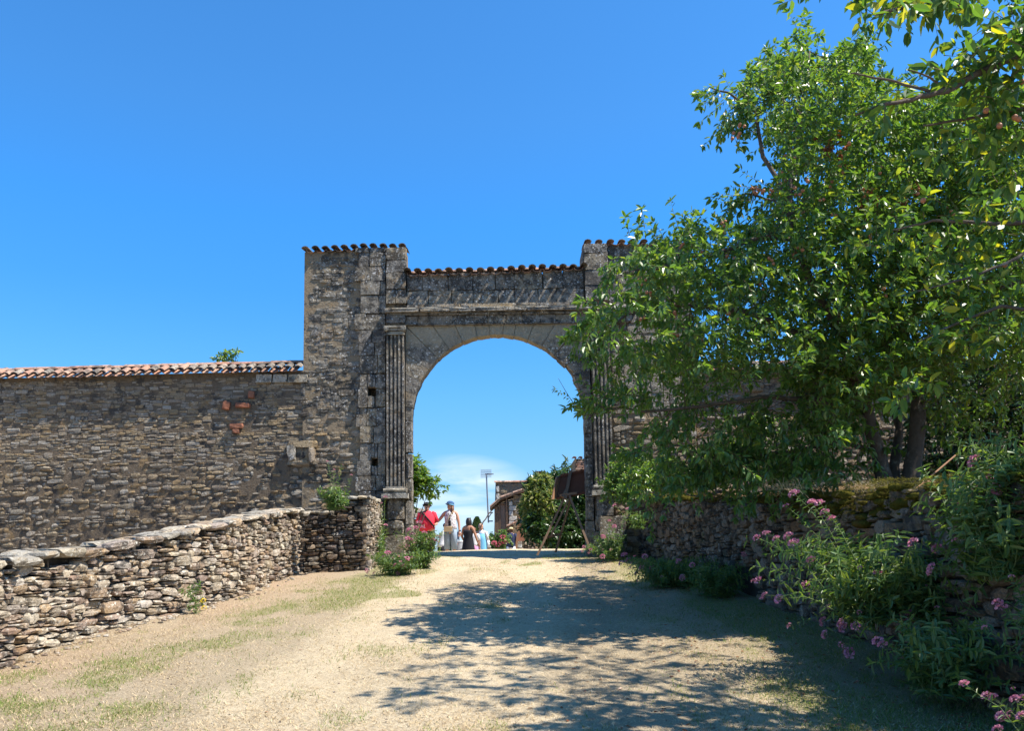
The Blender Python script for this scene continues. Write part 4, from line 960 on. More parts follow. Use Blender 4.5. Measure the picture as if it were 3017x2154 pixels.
mb = MB(); plank(mb, P(1665, 1472, 16.2), P(1681, 1388, 16.55), .06, .04, (0, 1, 0)); mb.build('mast', M['wood'], ez)
mb = MB(); plank(mb, P(1648, 1461, 16.25), P(1700, 1453, 16.25), .05, .05, (0, 1, 0)); mb.build('ledge', M['wood'], ez)
mb = MB(); plank(mb, P(1658, 1466, 16.22), P(1668, 1447, 16.3), .07, .06, (0, 1, 0)); mb.build('clamp', M['wood'], ez)
# the board it carries: dark back, paler angled return on the left
bd = empty('display_board', P(1680, 1430, 16.4), 'big dark rust-brown display board held up by the large easel', 'display board')
q = [P(1652, 1402, 16.55), P(1727, 1386, 16.70), P(1727, 1452, 16.42), P(1640, 1470, 16.27)]; n_ = (q[1] - q[0]).cross(q[3] - q[0]).normalized() * .03
mb = MB(); mb.add(q + [v + n_ for v in q], [(0, 1, 2, 3), (7, 6, 5, 4), (0, 4, 5, 1), (1, 5, 6, 2), (2, 6, 7, 3), (3, 7, 4, 0)]); mb.build('panel', M['rust'], bd)
q2 = [P(1640, 1406, 16.25), q[0], q[3], P(1627, 1472, 16.0)]; n2 = Vector((-.02, .02, 0))
mb = MB(); mb.add(q2 + [v + n2 for v in q2], [(0, 1, 2, 3), (7, 6, 5, 4), (0, 4, 5, 1), (1, 5, 6, 2), (2, 6, 7, 3), (3, 7, 4, 0)]); mb.build('side_return', M['rust_edge'], bd)
for a, b in ((q[0], q[1]), (q[3], q[2])):
    mb = MB(); plank(mb, a - Vector((0, .03, 0)), b - Vector((0, .03, 0)), .05, .025, (0, 1, 0)); mb.build('batten', M['rust'], bd)
# tall board leaning at the bush, post in front of it
Yb = 24.0
tb = empty('tall_board', P(1530, 1612, Yb), 'tall dark brown board on a slanting post, between the straw-hatted man and the bush', 'display board')
q = [P(1535, 1500, Yb), P(1566, 1530, Yb + .6), P(1560, 1592, Yb + .5), P(1526, 1596, Yb)]; nb = Vector((0, .03, 0))
mb = MB(); mb.add(q + [v + nb for v in q], [(0, 1, 2, 3), (7, 6, 5, 4), (0, 4, 5, 1), (1, 5, 6, 2), (2, 6, 7, 3), (3, 7, 4, 0)]); mb.build('panel', M['rust'], tb)
mb = MB(); plank(mb, P(1521, 1616, Yb - .05), P(1534, 1498, Yb - .05), .06, .05, (0, 1, 0)); mb.build('post', M['rust_edge'], tb)
se = empty('small_easel', P(1565, 1600, Yb - .5), 'small low A-frame easel with a light brown board, at the foot of the bush', 'easel')
for a, b in (((1562, 1562), (1584, 1604)), ((1572, 1560), (1573, 1604)), ((1566, 1555), (1556, 1585))):
    mb = MB(); plank(mb, P(*a, Yb - .5), P(*b, Yb - .6), .05, .03, (0, 1, 0)); mb.build('leg', M['rust_edge'], se)
q = [P(1553, 1569, Yb - .5), P(1569, 1564, Yb - .4), P(1567, 1588, Yb - .5), P(1546, 1591, Yb - .6)]
mb = MB(); mb.add(q + [v + nb for v in q], [(0, 1, 2, 3), (7, 6, 5, 4), (0, 4, 5, 1), (1, 5, 6, 2), (2, 6, 7, 3), (3, 7, 4, 0)]); mb.build('board', M['rust_edge'], se)
# low stone kerb wall with a framed notice
kb = empty('kerb_wall', P(1565, 1606, 24.6), 'very low rubble wall edging the bed below the bush', 'wall')
k0 = P(1527, 1592, 24.6); k1 = P(1610, 1590, 24.6); mb = MB(); mb.box(((k0.x + k1.x) / 2, 24.8, k0.z - .3), (k1.x - k0.x, .3, .6)); mb.build('rubble_core', M['joint'], kb)
lay(kb, front(24.64), k0.x, k0.z - .4, .055, .05, int((k1.x - k0.x) / .055), 8, [(2, 1), (3, 1), (2, 2), (3, 2)], 'rough', M['dry'], lambda u, v, a, b: True, seed=81, limit=60)
nt_ = empty('framed_notice', P(1532, 1602, 24.3), 'small white framed notice standing against the low wall', 'sign')
a = P(1525, 1592, 24.3); b = P(1538, 1614, 24.3); c = (a + b) / 2
mb = MB(); mb.box(c, (b.x - a.x, .03, a.z - b.z)); mb.build('frame', M['paper'], nt_)
mb = MB(); mb.box(c + Vector((0, -.02, 0)), (.09, .006, .012)); mb.box(c + Vector((0, -.02, .04)), (.07, .006, .012)); mb.tube([c + Vector((math.cos(t) * .045, -.02, -.0 + math.sin(t) * .05)) for t in np.linspace(0, 3.14, 7)], .006, 4); mb.build('print', M['print'], nt_)
bn = empty('waste_bin', P(1352, 1612, 27.5), 'grey waste bin between the two women', 'bin')
c = P(1352, 1602, 27.5); mb = MB(); mb.loft([((c.x, c.y, c.z - .45), .12, .12), ((c.x, c.y, c.z + .05), .15, .15)], 14); mb.build('body', M['grey'], bn)
mb = MB(); mb.loft([((c.x, c.y, c.z + .055), .165, .165), ((c.x, c.y, c.z + .09), .165, .165)], 14); mb.build('rim', M['white'], bn)
tp = empty('folded_awning', P(1345, 1590, 33), 'distant blue-grey awning panel behind the waste bin', 'awning')
q = [P(1339, 1576, 33), P(1352, 1565, 33), P(1352, 1590, 33), P(1338, 1592, 33)]; mb = MB(); mb.add(q + [v + nb * 2 for v in q], [(0, 1, 2, 3), (7, 6, 5, 4), (0, 4, 5, 1), (1, 5, 6, 2), (2, 6, 7, 3), (3, 7, 4, 0)]); mb.build('cloth', M['tarp'], tp)
mb = MB(); mb.tube([P(1352, 1564, 33), P(1353, 1640, 33)], .02, 5); mb.build('pole', M['metal'], tp)

# ================================================================ PEOPLE
def skin_mesh(name, pts, edges, rad, m, sub=1):
    me = bpy.data.meshes.new(name); me.from_pydata([tuple(p) for p in pts], edges, []); me.update()
    o = bpy.data.objects.new(name, me); C.objects.link(o); md = o.modifiers.new('s', 'SKIN'); md.use_smooth_shade = True
    for i, r_ in enumerate(rad):
        r_ = r_ if hasattr(r_, '__len__') else (r_, r_); me.skin_vertices[0].data[i].radius = r_; me.skin_vertices[0].data[i].use_root = (i == 0)
    s2 = o.modifiers.new('b', 'SUBSURF'); s2.levels = sub; s2.render_levels = sub
    dg = bpy.context.evaluated_depsgraph_get(); ev = o.evaluated_get(dg); out = bpy.data.meshes.new_from_object(ev); out.name = name
    bpy.data.objects.remove(o); bpy.data.meshes.remove(me); out.materials.clear(); out.materials.append(m)
    for p in out.polygons: p.use_smooth = True
    return out
def person(px, py_head, Y, H, face, label, arms, skin, lean=0, look=(0, 0)):
    """stands at the pixel column; face = heading angle of the chest (0 looks at -Y). arms: {side: (elbow, wrist)} in units of H from the shoulder"""
    hd = P(px, py_head, Y); loc = Vector((hd.x, Y, hd.z - H))
    t = empty('person', loc, label, 'person'); t.rotation_euler.z = face
    s = H / 1.7
    J = [(0, 0, .95), (0, lean * .3, 1.12), (0, lean * .7, 1.28), (0, lean, 1.42), (0, lean - .01, 1.50), (0, lean - .03, 1.575)]
    Rr = [(.135, .105), (.125, .10), (.15, .105), (.10, .08), (.052, .055), (.06, .07)]
    E = [(i, i + 1) for i in range(5)]
    for sx in (-1, 1):
        k = len(J); J += [(sx * .095, 0, .88), (sx * .10, -.02, .50), (sx * .10, .02, .10), (sx * .11, -.12, .04)]; Rr += [(.10, .10), (.062, .065), (.042, .045), (.035, .04)]
        E += [(0, k), (k, k + 1), (k + 1, k + 2), (k + 2, k + 3)]
        k = len(J); el, wr = arms[sx]; sh_ = Vector((sx * .17, lean, 1.40)); e_ = sh_ + Vector(el); w_ = e_ + Vector(wr)
        J += [tuple(sh_), tuple(e_), tuple(w_)]; Rr += [(.06, .06), (.042, .042), (.028, .028)]; E += [(3, k), (k, k + 1), (k + 1, k + 2)]
    me = skin_mesh('body', [Vector(j) * s for j in J], E, [(a * s, b * s) for a, b in Rr], skin)
    body = bpy.data.objects.new('body', me)
    bm = bmesh.new(); bm.from_mesh(me); 
    # head with chin, nose, ears, and five-fingered hands joined into the same mesh
    hb = MB(); hx = Matrix.Rotation(look[0], 3, 'Z') @ Matrix.Rotation(look[1], 3, 'X'); hc = Vector((0, lean - .035, 1.60))
    rings = [(-.105, .03, .035, -.035), (-.085, .05, .06, -.02), (-.04, .066, .082, -.008), (.01, .072, .092, 0), (.05, .073, .094, .004), (.085, .055, .075, .006), (.102, .02, .03, .006)]
    hb.loft([((0, o_, z_), a, b) for z_, a, b, o_ in rings], 12)
    hb.add([(-.012, -.088, -.005), (.012, -.088, -.005), (0, -.118, -.022), (0, -.085, .03)], [(0, 1, 2), (1, 3, 2), (3, 0, 2)])
    for sx in (-1, 1): hb.ball((sx * .076, .01, -.005), .022, 6, 4, (.4, 1, 1.4))
    hb.v = [tuple((hx @ Vector(v) + hc + Vector((0, 0, .0))) * s) for v in hb.v]
    for sx in (-1, 1):
        el, wr = arms[sx]; w0 = Vector((sx * .17, lean, 1.40)) + Vector(el) + Vector(wr); d = Vector(wr).normalized(); a = d.cross(Vector((0, 1, .2))).normalized(); b = d.cross(a)
        hd_ = MB(); hd_.loft([(w0 - d * .01, a * .024, b * .018), (w0 + d * .04, a * .036, b * .016), (w0 + d * .085, a * .038, b * .013)], 8)
        for f in range(4):
            o_ = a * ((f - 1.5) * .019); L_ = (.062, .074, .068, .052)[f]; q0 = w0 + d * .08 + o_; q1 = q0 + d * L_ * .5 + b * .008; q2 = q1 + d * L_ * .42 + b * .022; hd_.tube([q0, q1, q2], [.009, .0085, .006], 5)
        q0 = w0 + d * .03 + a * .032; hd_.tube([q0, q0 + a * .022 + d * .03, q0 + a * .028 + d * .06], [.012, .010, .007], 5)
        hb.add([Vector(v) * s for v in hd_.v], hd_.f)
    tmp = hb.mesh('tmp', skin, True); bm.from_mesh(tmp); bpy.data.meshes.remove(tmp); bm.to_mesh(me); bm.free()
    for p in me.polygons: p.use_smooth = True
    C.objects.link(body); body.parent = t
    return t, s, hx, hc
def part(t, s, mb, name, m, smooth=True):
    mb.v = [tuple(Vector(v) * s) for v in mb.v]; o = bpy.data.objects.new(name, mb.mesh(name, m, smooth)); C.objects.link(o); o.parent = t; return o
def torso(lean, z0, z1, w0=.17, w1=.185, dep=.125, belly=0):
    mb = MB(); rings = []
    for k in range(7):
        f = k / 6; z_ = z0 + (z1 - z0) * f; wx = w0 + (w1 - w0) * f; 
        if f > .9: wx = .09
        elif f > .75: wx = w1 * .97
        rings.append(((0, lean * (z_ - .95) / .5 - belly * math.sin(math.pi * min(1, f * 1.3)) * .5, z_), wx + .01 * math.sin(k * 2), (dep if f < .9 else .07) + belly * math.sin(math.pi * min(1, f * 1.3)) * .5))
    return mb.loft(rings, 16)
def sleeve(mb, sx, lean, el, f=.75, r0=.075, r1=.065):
    a = Vector((sx * .13, lean, 1.41)); sh_ = Vector((sx * .17, lean, 1.40)); return mb.tube([a, sh_, sh_ + Vector(el) * f], [r0 * .9, r0, r1], 10)
def shorts(z1=.5, r0=.115, r1=.09):
    mb = MB(); mb.loft([((0, 0, .84), .17, .125), ((0, 0, .93), .175, .13), ((0, 0, 1.04), .165, .122)], 14)
    for sx in (-1, 1): mb.tube([(sx * .085, 0, .92), (sx * .095, 0, .75), (sx * .10, -.015, z1)], [r0, r0 * .97, r1], 10)
    return mb
def shoes(t, s):
    for sx in (-1, 1): mb = MB(); mb.loft([((sx * .105, -.06, .0), .05, .13), ((sx * .105, -.05, .05), .05, .12), ((sx * .105, -.01, .09), .042, .06)], 10); part(t, s, mb, 'shoe', M['black'])
def headpart(mb, hx, hc): mb.v = [tuple(hx @ Vector(v) + hc) for v in mb.v]; return mb
def eyes(t, s, hx, hc):
    mb = MB()
    for sx in (-1, 1): mb.ball((sx * .03, -.083, .012), .010, 6, 4)
    mb.box((0, -.082, -.052), (.045, .012, .008)); part(t, s, headpart(mb, hx, hc), 'face_features', M['hair_dark'])
# 1: man in red with a dark hat and sunglasses
AR = {-1: ((-.08, .02, -.27), (.12, -.20, -.06)), 1: ((.10, .0, -.26), (-.06, -.22, -.04))}
t, s, hx, hc = person(1258, 1483, 22.8, 1.74, R(8), 'man in a red T-shirt, dark hat and sunglasses with a strap across his chest', AR, M['skin'], 0, (R(-20), R(-12)))
mb = torso(0, .93, 1.49, .205, .215, .15, .08); sleeve(mb, -1, 0, AR[-1][0], .8, .09, .085); sleeve(mb, 1, 0, AR[1][0], .8, .09, .085); part(t, s, mb, 'shirt', M['red'])
part(t, s, shorts(.42, .13, .11), 'shorts', M['camo']); shoes(t, s)
mb = MB(); mb.tube([(-.16, -.10, 1.47), (-.05, -.20, 1.33), (.08, -.235, 1.18), (.2, -.17, 1.02)], .022, 6); part(t, s, mb, 'strap', M['black'])
mb = MB(); mb.loft([((0, 0, .03), .125, .14), ((0, 0, .045), .125, .14), ((0, 0, .05), .08, .10), ((0, 0, .10), .07, .09), ((0, 0, .125), .03, .04)], 14); part(t, s, headpart(mb, hx, hc), 'hat', M['black'])
mb = MB(); mb.box((-.033, -.095, .012), (.05, .01, .03)); mb.box((.033, -.095, .012), (.05, .01, .03)); mb.box((0, -.095, .018), (.03, .008, .008)); part(t, s, headpart(mb, hx, hc), 'sunglasses', M['black']); mb = MB(); mb.box((0, -.082, -.052), (.04, .01, .008)); part(t, s, headpart(mb, hx, hc), 'mouth', M['hair_brown'])
# 2: woman with blue cap
AR = {-1: ((-.17, -.02, -.22), (-.17, -.16, -.12)), 1: ((.07, .02, -.29), (.02, -.04, -.26))}
t, s, hx, hc = person(1327, 1481, 23.0, 1.68, R(-6), 'woman in a blue cap and patterned top with a beige shoulder bag', AR, M['skin'], 0, (R(-35), R(-8)))
part(t, s, torso(0, .92, 1.49, .175, .165, .125, .02), 'top', M['blouse']); part(t, s, shorts(.36, .105, .085), 'capri_jeans', M['denim']); shoes(t, s)
mb = MB(); mb.loft([((0, .085, -.2), .07, .03), ((0, .07, -.13), .09, .04), ((0, .05, -.05), .092, .06), ((0, .02, .05), .088, .10), ((0, 0, .10), .05, .06)], 12); mb.loft([((.085, .02, -.24), .03, .03), ((.085, .03, -.1), .03, .05), ((.07, .03, 0), .02, .05)], 8); part(t, s, headpart(mb, hx, hc), 'hair', M['hair_brown'])
mb = MB(); mb.loft([((0, -.005, .03), .10, .115), ((0, 0, .05), .105, .12), ((0, 0, .10), .10, .11), ((0, 0, .135), .05, .06)], 14); mb.loft([((0, -.11, .035), .07, .06), ((0, -.11, .045), .07, .06)], 12); part(t, s, headpart(mb, hx, hc), 'cap', flat('blue_cap', (.05, .12, .26), .9, .4, 50))
mb = MB(); mb.loft([((0, -.005, .02), .104, .118), ((0, -.005, .045), .104, .118)], 14, False); part(t, s, headpart(mb, hx, hc), 'cap_band', M['sky_cloth'])
mb = MB(); mb.box((-.04, -.17, .93), (.23, .08, .14), None, .008); bag = part(t, s, mb, 'bag', M['beige'], False)
mb = MB(); mb.tube([(-.14, -.17, 1.0), (-.05, -.16, 1.2), (.1, -.10, 1.45)], .01, 5); part(t, s, mb, 'bag_strap', M['beige'])
mb = MB(); mb.box((-.0, -.155, 1.10), (.075, .012, .15)); part(t, s, mb, 'phone', M['black'], False); mb = MB(); mb.tube([(0, -.15, 1.17), (-.02, -.14, 1.35), (-.05, -.07, 1.47)], .006, 4); mb.tube([(0, -.15, 1.17), (.03, -.14, 1.35), (.06, -.07, 1.47)], .006, 4); part(t, s, mb, 'lanyard', M['black'])
mb = MB(); mb.tube([(.26, -.0, .90), (.262, -.01, .87)], .036, 10); part(t, s, mb, 'bracelet', M['black'])
eyes(t, s, hx, hc)
# 3: person in white, behind
AR = {-1: ((-.06, -.05, -.26), (.05, -.2, -.1)), 1: ((.06, -.02, -.27), (.02, -.14, -.18))}
t, s, hx, hc = person(1301, 1543, 26.5, 1.62, R(120), 'dark-haired person in a white T-shirt stooping behind the woman in the blue cap', AR, M['skin_tan'], -.14)
mb = torso(-.14, .9, 1.48, .19, .19, .15, .03); sleeve(mb, -1, -.14, AR[-1][0]); sleeve(mb, 1, -.14, AR[1][0]); part(t, s, mb, 'shirt', M['white']); part(t, s, shorts(.5), 'shorts', M['black']); shoes(t, s)
mb = MB(); mb.ball((0, .02, .035), .092, 10, 6, (1, 1.1, .95)); part(t, s, headpart(mb, hx, hc), 'hair', M['hair_dark']); eyes(t, s, hx, hc)
# 4: woman in black strapless dress, back to us
AR = {-1: ((-.08, -.05, -.27), (-.03, -.1, -.24)), 1: ((.07, .02, -.28), (.0, -.16, -.18))}
t, s, hx, hc = person(1379, 1528, 26.0, 1.66, R(150), 'dark-haired woman in a long black strapless dress with her back to the camera', AR, M['skin_tan'], 0, (R(40), 0))
mb = MB(); mb.loft([((0, 0, .12), .33, .28), ((0, 0, .4), .27, .24), ((0, 0, .75), .215, .19), ((0, 0, .95), .185, .15), ((0, 0, 1.1), .15, .125), ((0, 0, 1.25), .175, .145), ((0, 0, 1.31), .17, .135)], 20)
for i, v in enumerate(mb.v):
    k_ = i % 20
    if v[2] < .9: f = 1 + .05 * (.9 - v[2]) * (1 if k_ % 2 else -1) * 1.4; mb.v[i] = (v[0] * f, v[1] * f, v[2])
part(t, s, mb, 'dress', M['black']); mb = MB(); mb.loft([((0, .06, -.20), .05, .04), ((0, .05, -.08), .10, .075), ((0, .015, .02), .098, .105), ((0, 0, .09), .07, .085), ((0, 0, .12), .02, .03)], 12); mb.box((0, -.0, .10), (.12, .13, .03), None, .01); part(t, s, headpart(mb, hx, hc), 'hair', M['hair_dark']); shoes(t, s); eyes(t, s, hx, hc)
# 5: woman in pale blue dress holding a crooked pole
AR = {-1: ((-.14, -.10, -.16), (-.04, -.14, .12)), 1: ((.07, .03, -.28), (.04, -.02, -.25))}
t, s, hx, hc = person(1418, 1545, 28.0, 1.66, R(-18), 'woman in a light blue dress over white sleeves, holding up a crooked pole', AR, M['skin'], 0, (R(30), 0))
mb = MB(); mb.loft([((0, 0, .2), .27, .2), ((0, 0, .6), .24, .18), ((0, 0, .95), .2, .155), ((0, 0, 1.15), .175, .14), ((0, 0, 1.36), .16, .13)], 18); part(t, s, mb, 'dress', M['sky_cloth'])
mb = MB(); mb.loft([((0, 0, 1.28), .17, .12), ((0, 0, 1.42), .165, .11), ((0, 0, 1.49), .08, .07)], 14); sleeve(mb, 1, 0, AR[1][0], 1.0, .06, .05); mb.tube([Vector((.24, .03, 1.12)), Vector((.28, .01, .87))], [.055, .07], 8); part(t, s, mb, 'blouse', M['white'])
mb = MB(); mb.ball((0, .03, .03), .095, 10, 6, (1, 1, 1.1)); part(t, s, headpart(mb, hx, hc), 'hair', flat('grey_blond_hair', (.35, .27, .18), .7)); shoes(t, s); eyes(t, s, hx, hc)
st = empty('pole', P(1398, 1600, 27.7), 'long dark crooked pole slanting up from the woman in light blue to the house corner', 'pole')
mb = MB(); mb.tube([P(px, py, 27.65) for px, py in ((1400, 1598), (1403, 1580), (1412, 1562), (1424, 1538), (1431, 1530), (1438, 1517), (1449, 1504))], [.018, .02, .024, .022, .02, .018, .014], 6); mb.build('shaft', M['wood'], st)
# 6: child in white and pink
AR = {-1: ((-.06, 0, -.28), (0, -.05, -.25)), 1: ((.06, 0, -.28), (0, -.05, -.25))}
t, s, hx, hc = person(1396, 1556, 27.2, 1.38, R(170), 'small person in white T-shirt and pink skirt between the black and blue dresses', AR, M['skin'], 0)
mb = torso(0, .95, 1.48, .18, .18, .13); sleeve(mb, -1, 0, AR[-1][0]); sleeve(mb, 1, 0, AR[1][0]); part(t, s, mb, 'shirt', M['white']); mb = MB(); mb.loft([((0, 0, .45), .24, .2), ((0, 0, .8), .19, .15), ((0, 0, 1.0), .165, .13)], 16); part(t, s, mb, 'skirt', M['pink']); mb = MB(); mb.ball((0, .02, .03), .093, 10, 6, (1, 1.05, 1.05)); part(t, s, headpart(mb, hx, hc), 'hair', M['hair_brown']); shoes(t, s)
# 7: man in navy with straw hat
AR = {-1: ((-.12, .02, -.27), (-.08, -.05, -.25)), 1: ((.10, .02, -.27), (.04, -.02, -.26))}
t, s, hx, hc = person(1505, 1556, 28.6, 1.42, R(172), 'man in a navy T-shirt and straw hat with his back to the camera', AR, M['skin'], 0, (0, R(6)))
mb = torso(0, .88, 1.49, .20, .205, .14); sleeve(mb, -1, 0, AR[-1][0], .8, .085, .08); sleeve(mb, 1, 0, AR[1][0], .8, .085, .08); part(t, s, mb, 'shirt', M['navy']); part(t, s, shorts(.2, .12, .09), 'trousers', M['white']); shoes(t, s)
mb = MB(); mb.loft([((0, .01, .03), .15, .17), ((0, .01, .04), .15, .17), ((0, 0, .045), .088, .10), ((0, 0, .11), .078, .09), ((0, 0, .125), .05, .06)], 16); hat = part(t, s, headpart(mb, hx, hc), 'hat', M['straw'])
mb = MB(); mb.loft([((0, 0, .045), .091, .103), ((0, 0, .065), .09, .102)], 16, False); part(t, s, headpart(mb, hx, hc), 'hat_band', M['hair_brown']); mb = MB(); mb.ball((0, .025, -.01), .085, 10, 6, (1, 1, 1.1)); part(t, s, headpart(mb, hx, hc), 'hair', M['hair_brown'])

# ================================================================ FOLIAGE TOOLS
def norm(a): return a / np.maximum(1e-9, np.linalg.norm(a, axis=1, keepdims=True))
def leaf_mesh(name, B, A, N, L, W, m, origin=(0, 0, 0), fold=.35, droop=.25, rs=RS, rnd=None):
    """B base, A axis, N rough normal; six-vertex folded, drooping leaves"""
    A = norm(A); Sd = norm(np.cross(A, N)); N = norm(np.cross(Sd, A)); n = len(B); L = np.asarray(L).reshape(-1, 1) * np.ones((n, 1)); W = np.asarray(W).reshape(-1, 1) * np.ones((n, 1))
    f = fold * (1 + .5 * rs.randn(n, 1)); dr = droop * (1 + .6 * rs.randn(n, 1))
    def pt(t, w, h): return B + A * L * t + Sd * W * w + N * (abs(w) * W * f * 1.0 - L * dr * t * t)
    V = np.stack([pt(0, 0, 0), pt(.28, .46, 0), pt(.68, .42, 0), pt(1, 0, 0), pt(.68, -.42, 0), pt(.28, -.46, 0)], 1) - np.array(origin)[None, None, :]
    k = np.arange(n)[:, None] * 6; F = np.concatenate([k + np.array([[0, 1, 2, 3]]), k + np.array([[0, 3, 4, 5]])])
    r = rs.rand(n) if rnd is None else rnd
    return np_mesh(name, V.reshape(-1, 3), F, m, False, {'rnd': np.repeat(r, 6)})
def shoots(starts, dirs, lens, per_m, leafL, leafW, rs=RS, hang=.35, bend=.5, ends=5, spread=.9, tw=.004):
    """returns leaf arrays and twig polylines"""
    B = []; A = []; N = []; L = []; W = []; T = []
    for s, d, l in zip(starts, dirs, lens):
        s = np.array(s, float); d = np.array(d, float); d /= np.linalg.norm(d); b = rs.randn(3) * .3; b[2] -= bend * .4; n = max(3, int(l * per_m)); pts = []
        for k in range(5):
            t = k / 4; pts.append(s + d * l * t + b * l * t * t * .5)
        pts = np.array(pts); T.append(pts)
        ang = rs.rand() * 6.28
        for k in range(n + ends):
            t = (k + .6) / n if k < n else 1.0; t = min(t, 1) ; seg = min(3, int(t * 4)); q = pts[seg] + (pts[seg + 1] - pts[seg]) * (t * 4 - seg); dd = pts[seg + 1] - pts[seg]; dd = dd / np.linalg.norm(dd)
            ang += 2.4; u = np.cross(dd, (0, 0, 1.0)); u = u / (np.linalg.norm(u) + 1e-6); v = np.cross(dd, u); o = u * math.cos(ang) + v * math.sin(ang)
            a = dd * (.55 if k < n else 1.1) + o * spread + np.array((0, 0, -hang)) + rs.randn(3) * .22
            B.append(q + o * .004); A.append(a); nn = np.array((0, -.15, 1.0)) + rs.randn(3) * .45; N.append(nn); sc = rs.uniform(.4, 1.25); L.append(leafL * sc); W.append(leafW * sc)
    return (np.array(B), np.array(A), np.array(N), np.array(L), np.array(W)), T
def twig_mesh(name, T, r0, m, origin=(0, 0, 0), n=3):
    V = []; F = []; 
    for pts in T:
        k0 = len(V); mth = len(pts)
        d = pts[-1] - pts[0]; u = np.cross(d, (.3, .2, 1)); u = u / np.linalg.norm(u); v = np.cross(d, u); v = v / np.linalg.norm(v)
        for i, p in enumerate(pts):
            r_ = r0 * (1 - .75 * i / (mth - 1))
            for k in range(n): V.append(p + (u * math.cos(2.094 * k) + v * math.sin(2.094 * k)) * r_)
        for i in range(mth - 1):
            for k in range(n): F.append((k0 + i * n + k, k0 + i * n + (k + 1) % n, k0 + (i + 1) * n + (k + 1) % n, k0 + (i + 1) * n + k))
    return np_mesh(name, np.array(V) - np.array(origin), F, m, True)
def attach(name, me, par, kind=None):
    o = bpy.data.objects.new(name, me); C.objects.link(o); o.parent = par
    if kind: o['kind'] = kind
    return o
def rel(par, pts): return [Vector(p) - par.location for p in pts]
def poly_in(poly, x, y):
    c = False; j = len(poly) - 1
    for i in range(len(poly)):
        xi, yi = poly[i]; xj, yj = poly[j]
        if (yi > y) != (yj > y) and x < (xj - xi) * (y - yi) / (yj - yi) + xi: c = not c
        j = i
    return c
fruit_me = MB().ball((0, 0, 0), .019, 8, 6).mesh('fruit', M['fruit'], True)
def limb(par, pts, r0, r1, name='branch', n=8, m='bark', wob=.0):
    pts = [Vector(p) for p in pts]; out = []
    for a, b in zip(pts, pts[1:]):
        for k in range(4): out.append(a.lerp(b, k / 4) + Vector([random.uniform(-1, 1) for _ in range(3)]) * wob)
    out.append(pts[-1]); rr = [r0 + (r1 - r0) * (k / (len(out) - 1)) * 1.0 for k in range(len(out))]
    mb = MB(); mb.tube([p - par.location for p in out], [q * random.uniform(.93, 1.08) for q in rr], n); me = mb.mesh(name, M[m], True); attach(name, me, par); return out

# ================================================================ MAIN PLUM TREE on the terrace
YT = 9.3
base = P(2640, 1452, YT)
pt_ = empty('plum_tree', (base.x, base.y, base.z - .1), 'large fruiting plum tree with forked trunk on the terrace above the retaining wall', 'tree')
O = pt_.location.copy()
T1 = limb(pt_, [P(2612, 1470, YT), P(2598, 1380, YT), P(2575, 1290, YT - .1), P(2545, 1180, YT - .1), P(2500, 1060, YT - .15), P(2462, 960, YT - .1)], .095, .045, 'trunk', 10, wob=.006)
T2 = limb(pt_, [P(2672, 1470, YT), P(2690, 1370, YT), P(2706, 1250, YT), P(2700, 1130, YT + .2), P(2660, 990, YT + .5)], .105, .06, 'trunk', 10, wob=.006)
T3 = limb(pt_, [P(2640, 1470, YT + .1), P(2635, 1380, YT + .2), P(2650, 1260, YT + .5), P(2600, 1100, YT + .9)], .07, .04, 'trunk', 8, wob=.006)
hubs = []
def br(pts, r0, r1): o = limb(pt_, pts, r0, r1, wob=.015); hubs.extend(o)
hubs += T1[6:] + T2[8:]
br([T1[-1], P(2400, 850, 9.0), P(2330, 700, 8.8), P(2330, 520, 8.9), P(2360, 330, 9.0), P(2385, 150, 9.0)], .055, .010)
br([T1[-1], P(2480, 820, 9.6), P(2540, 650, 10.0), P(2580, 450, 10.2), P(2530, 260, 10.2)], .05, .012)
br([T1[14], P(2380, 1000, 9.0), P(2240, 930, 8.8), P(2080, 900, 8.7), P(1900, 900, 8.6), P(1790, 960, 8.6)], .045, .010)
br([P(2330, 700, 8.8), P(2230, 700, 8.6), P(2080, 760, 8.5), P(1930, 790, 8.5), P(1860, 800, 8.5)], .03, .008)
br([P(2330, 600, 8.85), P(2250, 460, 9.0), P(2230, 340, 9.1), P(2150, 270, 9.1), P(2090, 255, 9.1)], .03, .007)
br([P(2330, 640, 8.8), P(2280, 590, 8.8), P(2200, 570, 8.8), P(2150, 600, 8.8)], .02, .006)
br([T1[10], P(2400, 1180, 9.0), P(2240, 1170, 8.8), P(2060, 1200, 8.7), P(1900, 1210, 8.7), P(1760, 1200, 8.6)], .035, .008)
br([T1[6], P(2480, 1300, 9.1), P(2330, 1330, 9.1), P(2180, 1350, 9.2), P(2030, 1330, 9.3)], .03, .008)
br([T2[-1], P(2720, 800, 10.0), P(2800, 600, 10.3), P(2850, 400, 10.4), P(2880, 250, 10.4)], .06, .012)
br([T2[-4], P(2800, 950, 9.3), P(2950, 850, 9.2), P(3100, 800, 9.2), P(3300, 750, 9.2)], .05, .015)
br([T2[-1], P(2640, 860, 10.6), P(2700, 640, 11.2), P(2960, 500, 11.4), P(3150, 420, 11.4)], .05, .012)
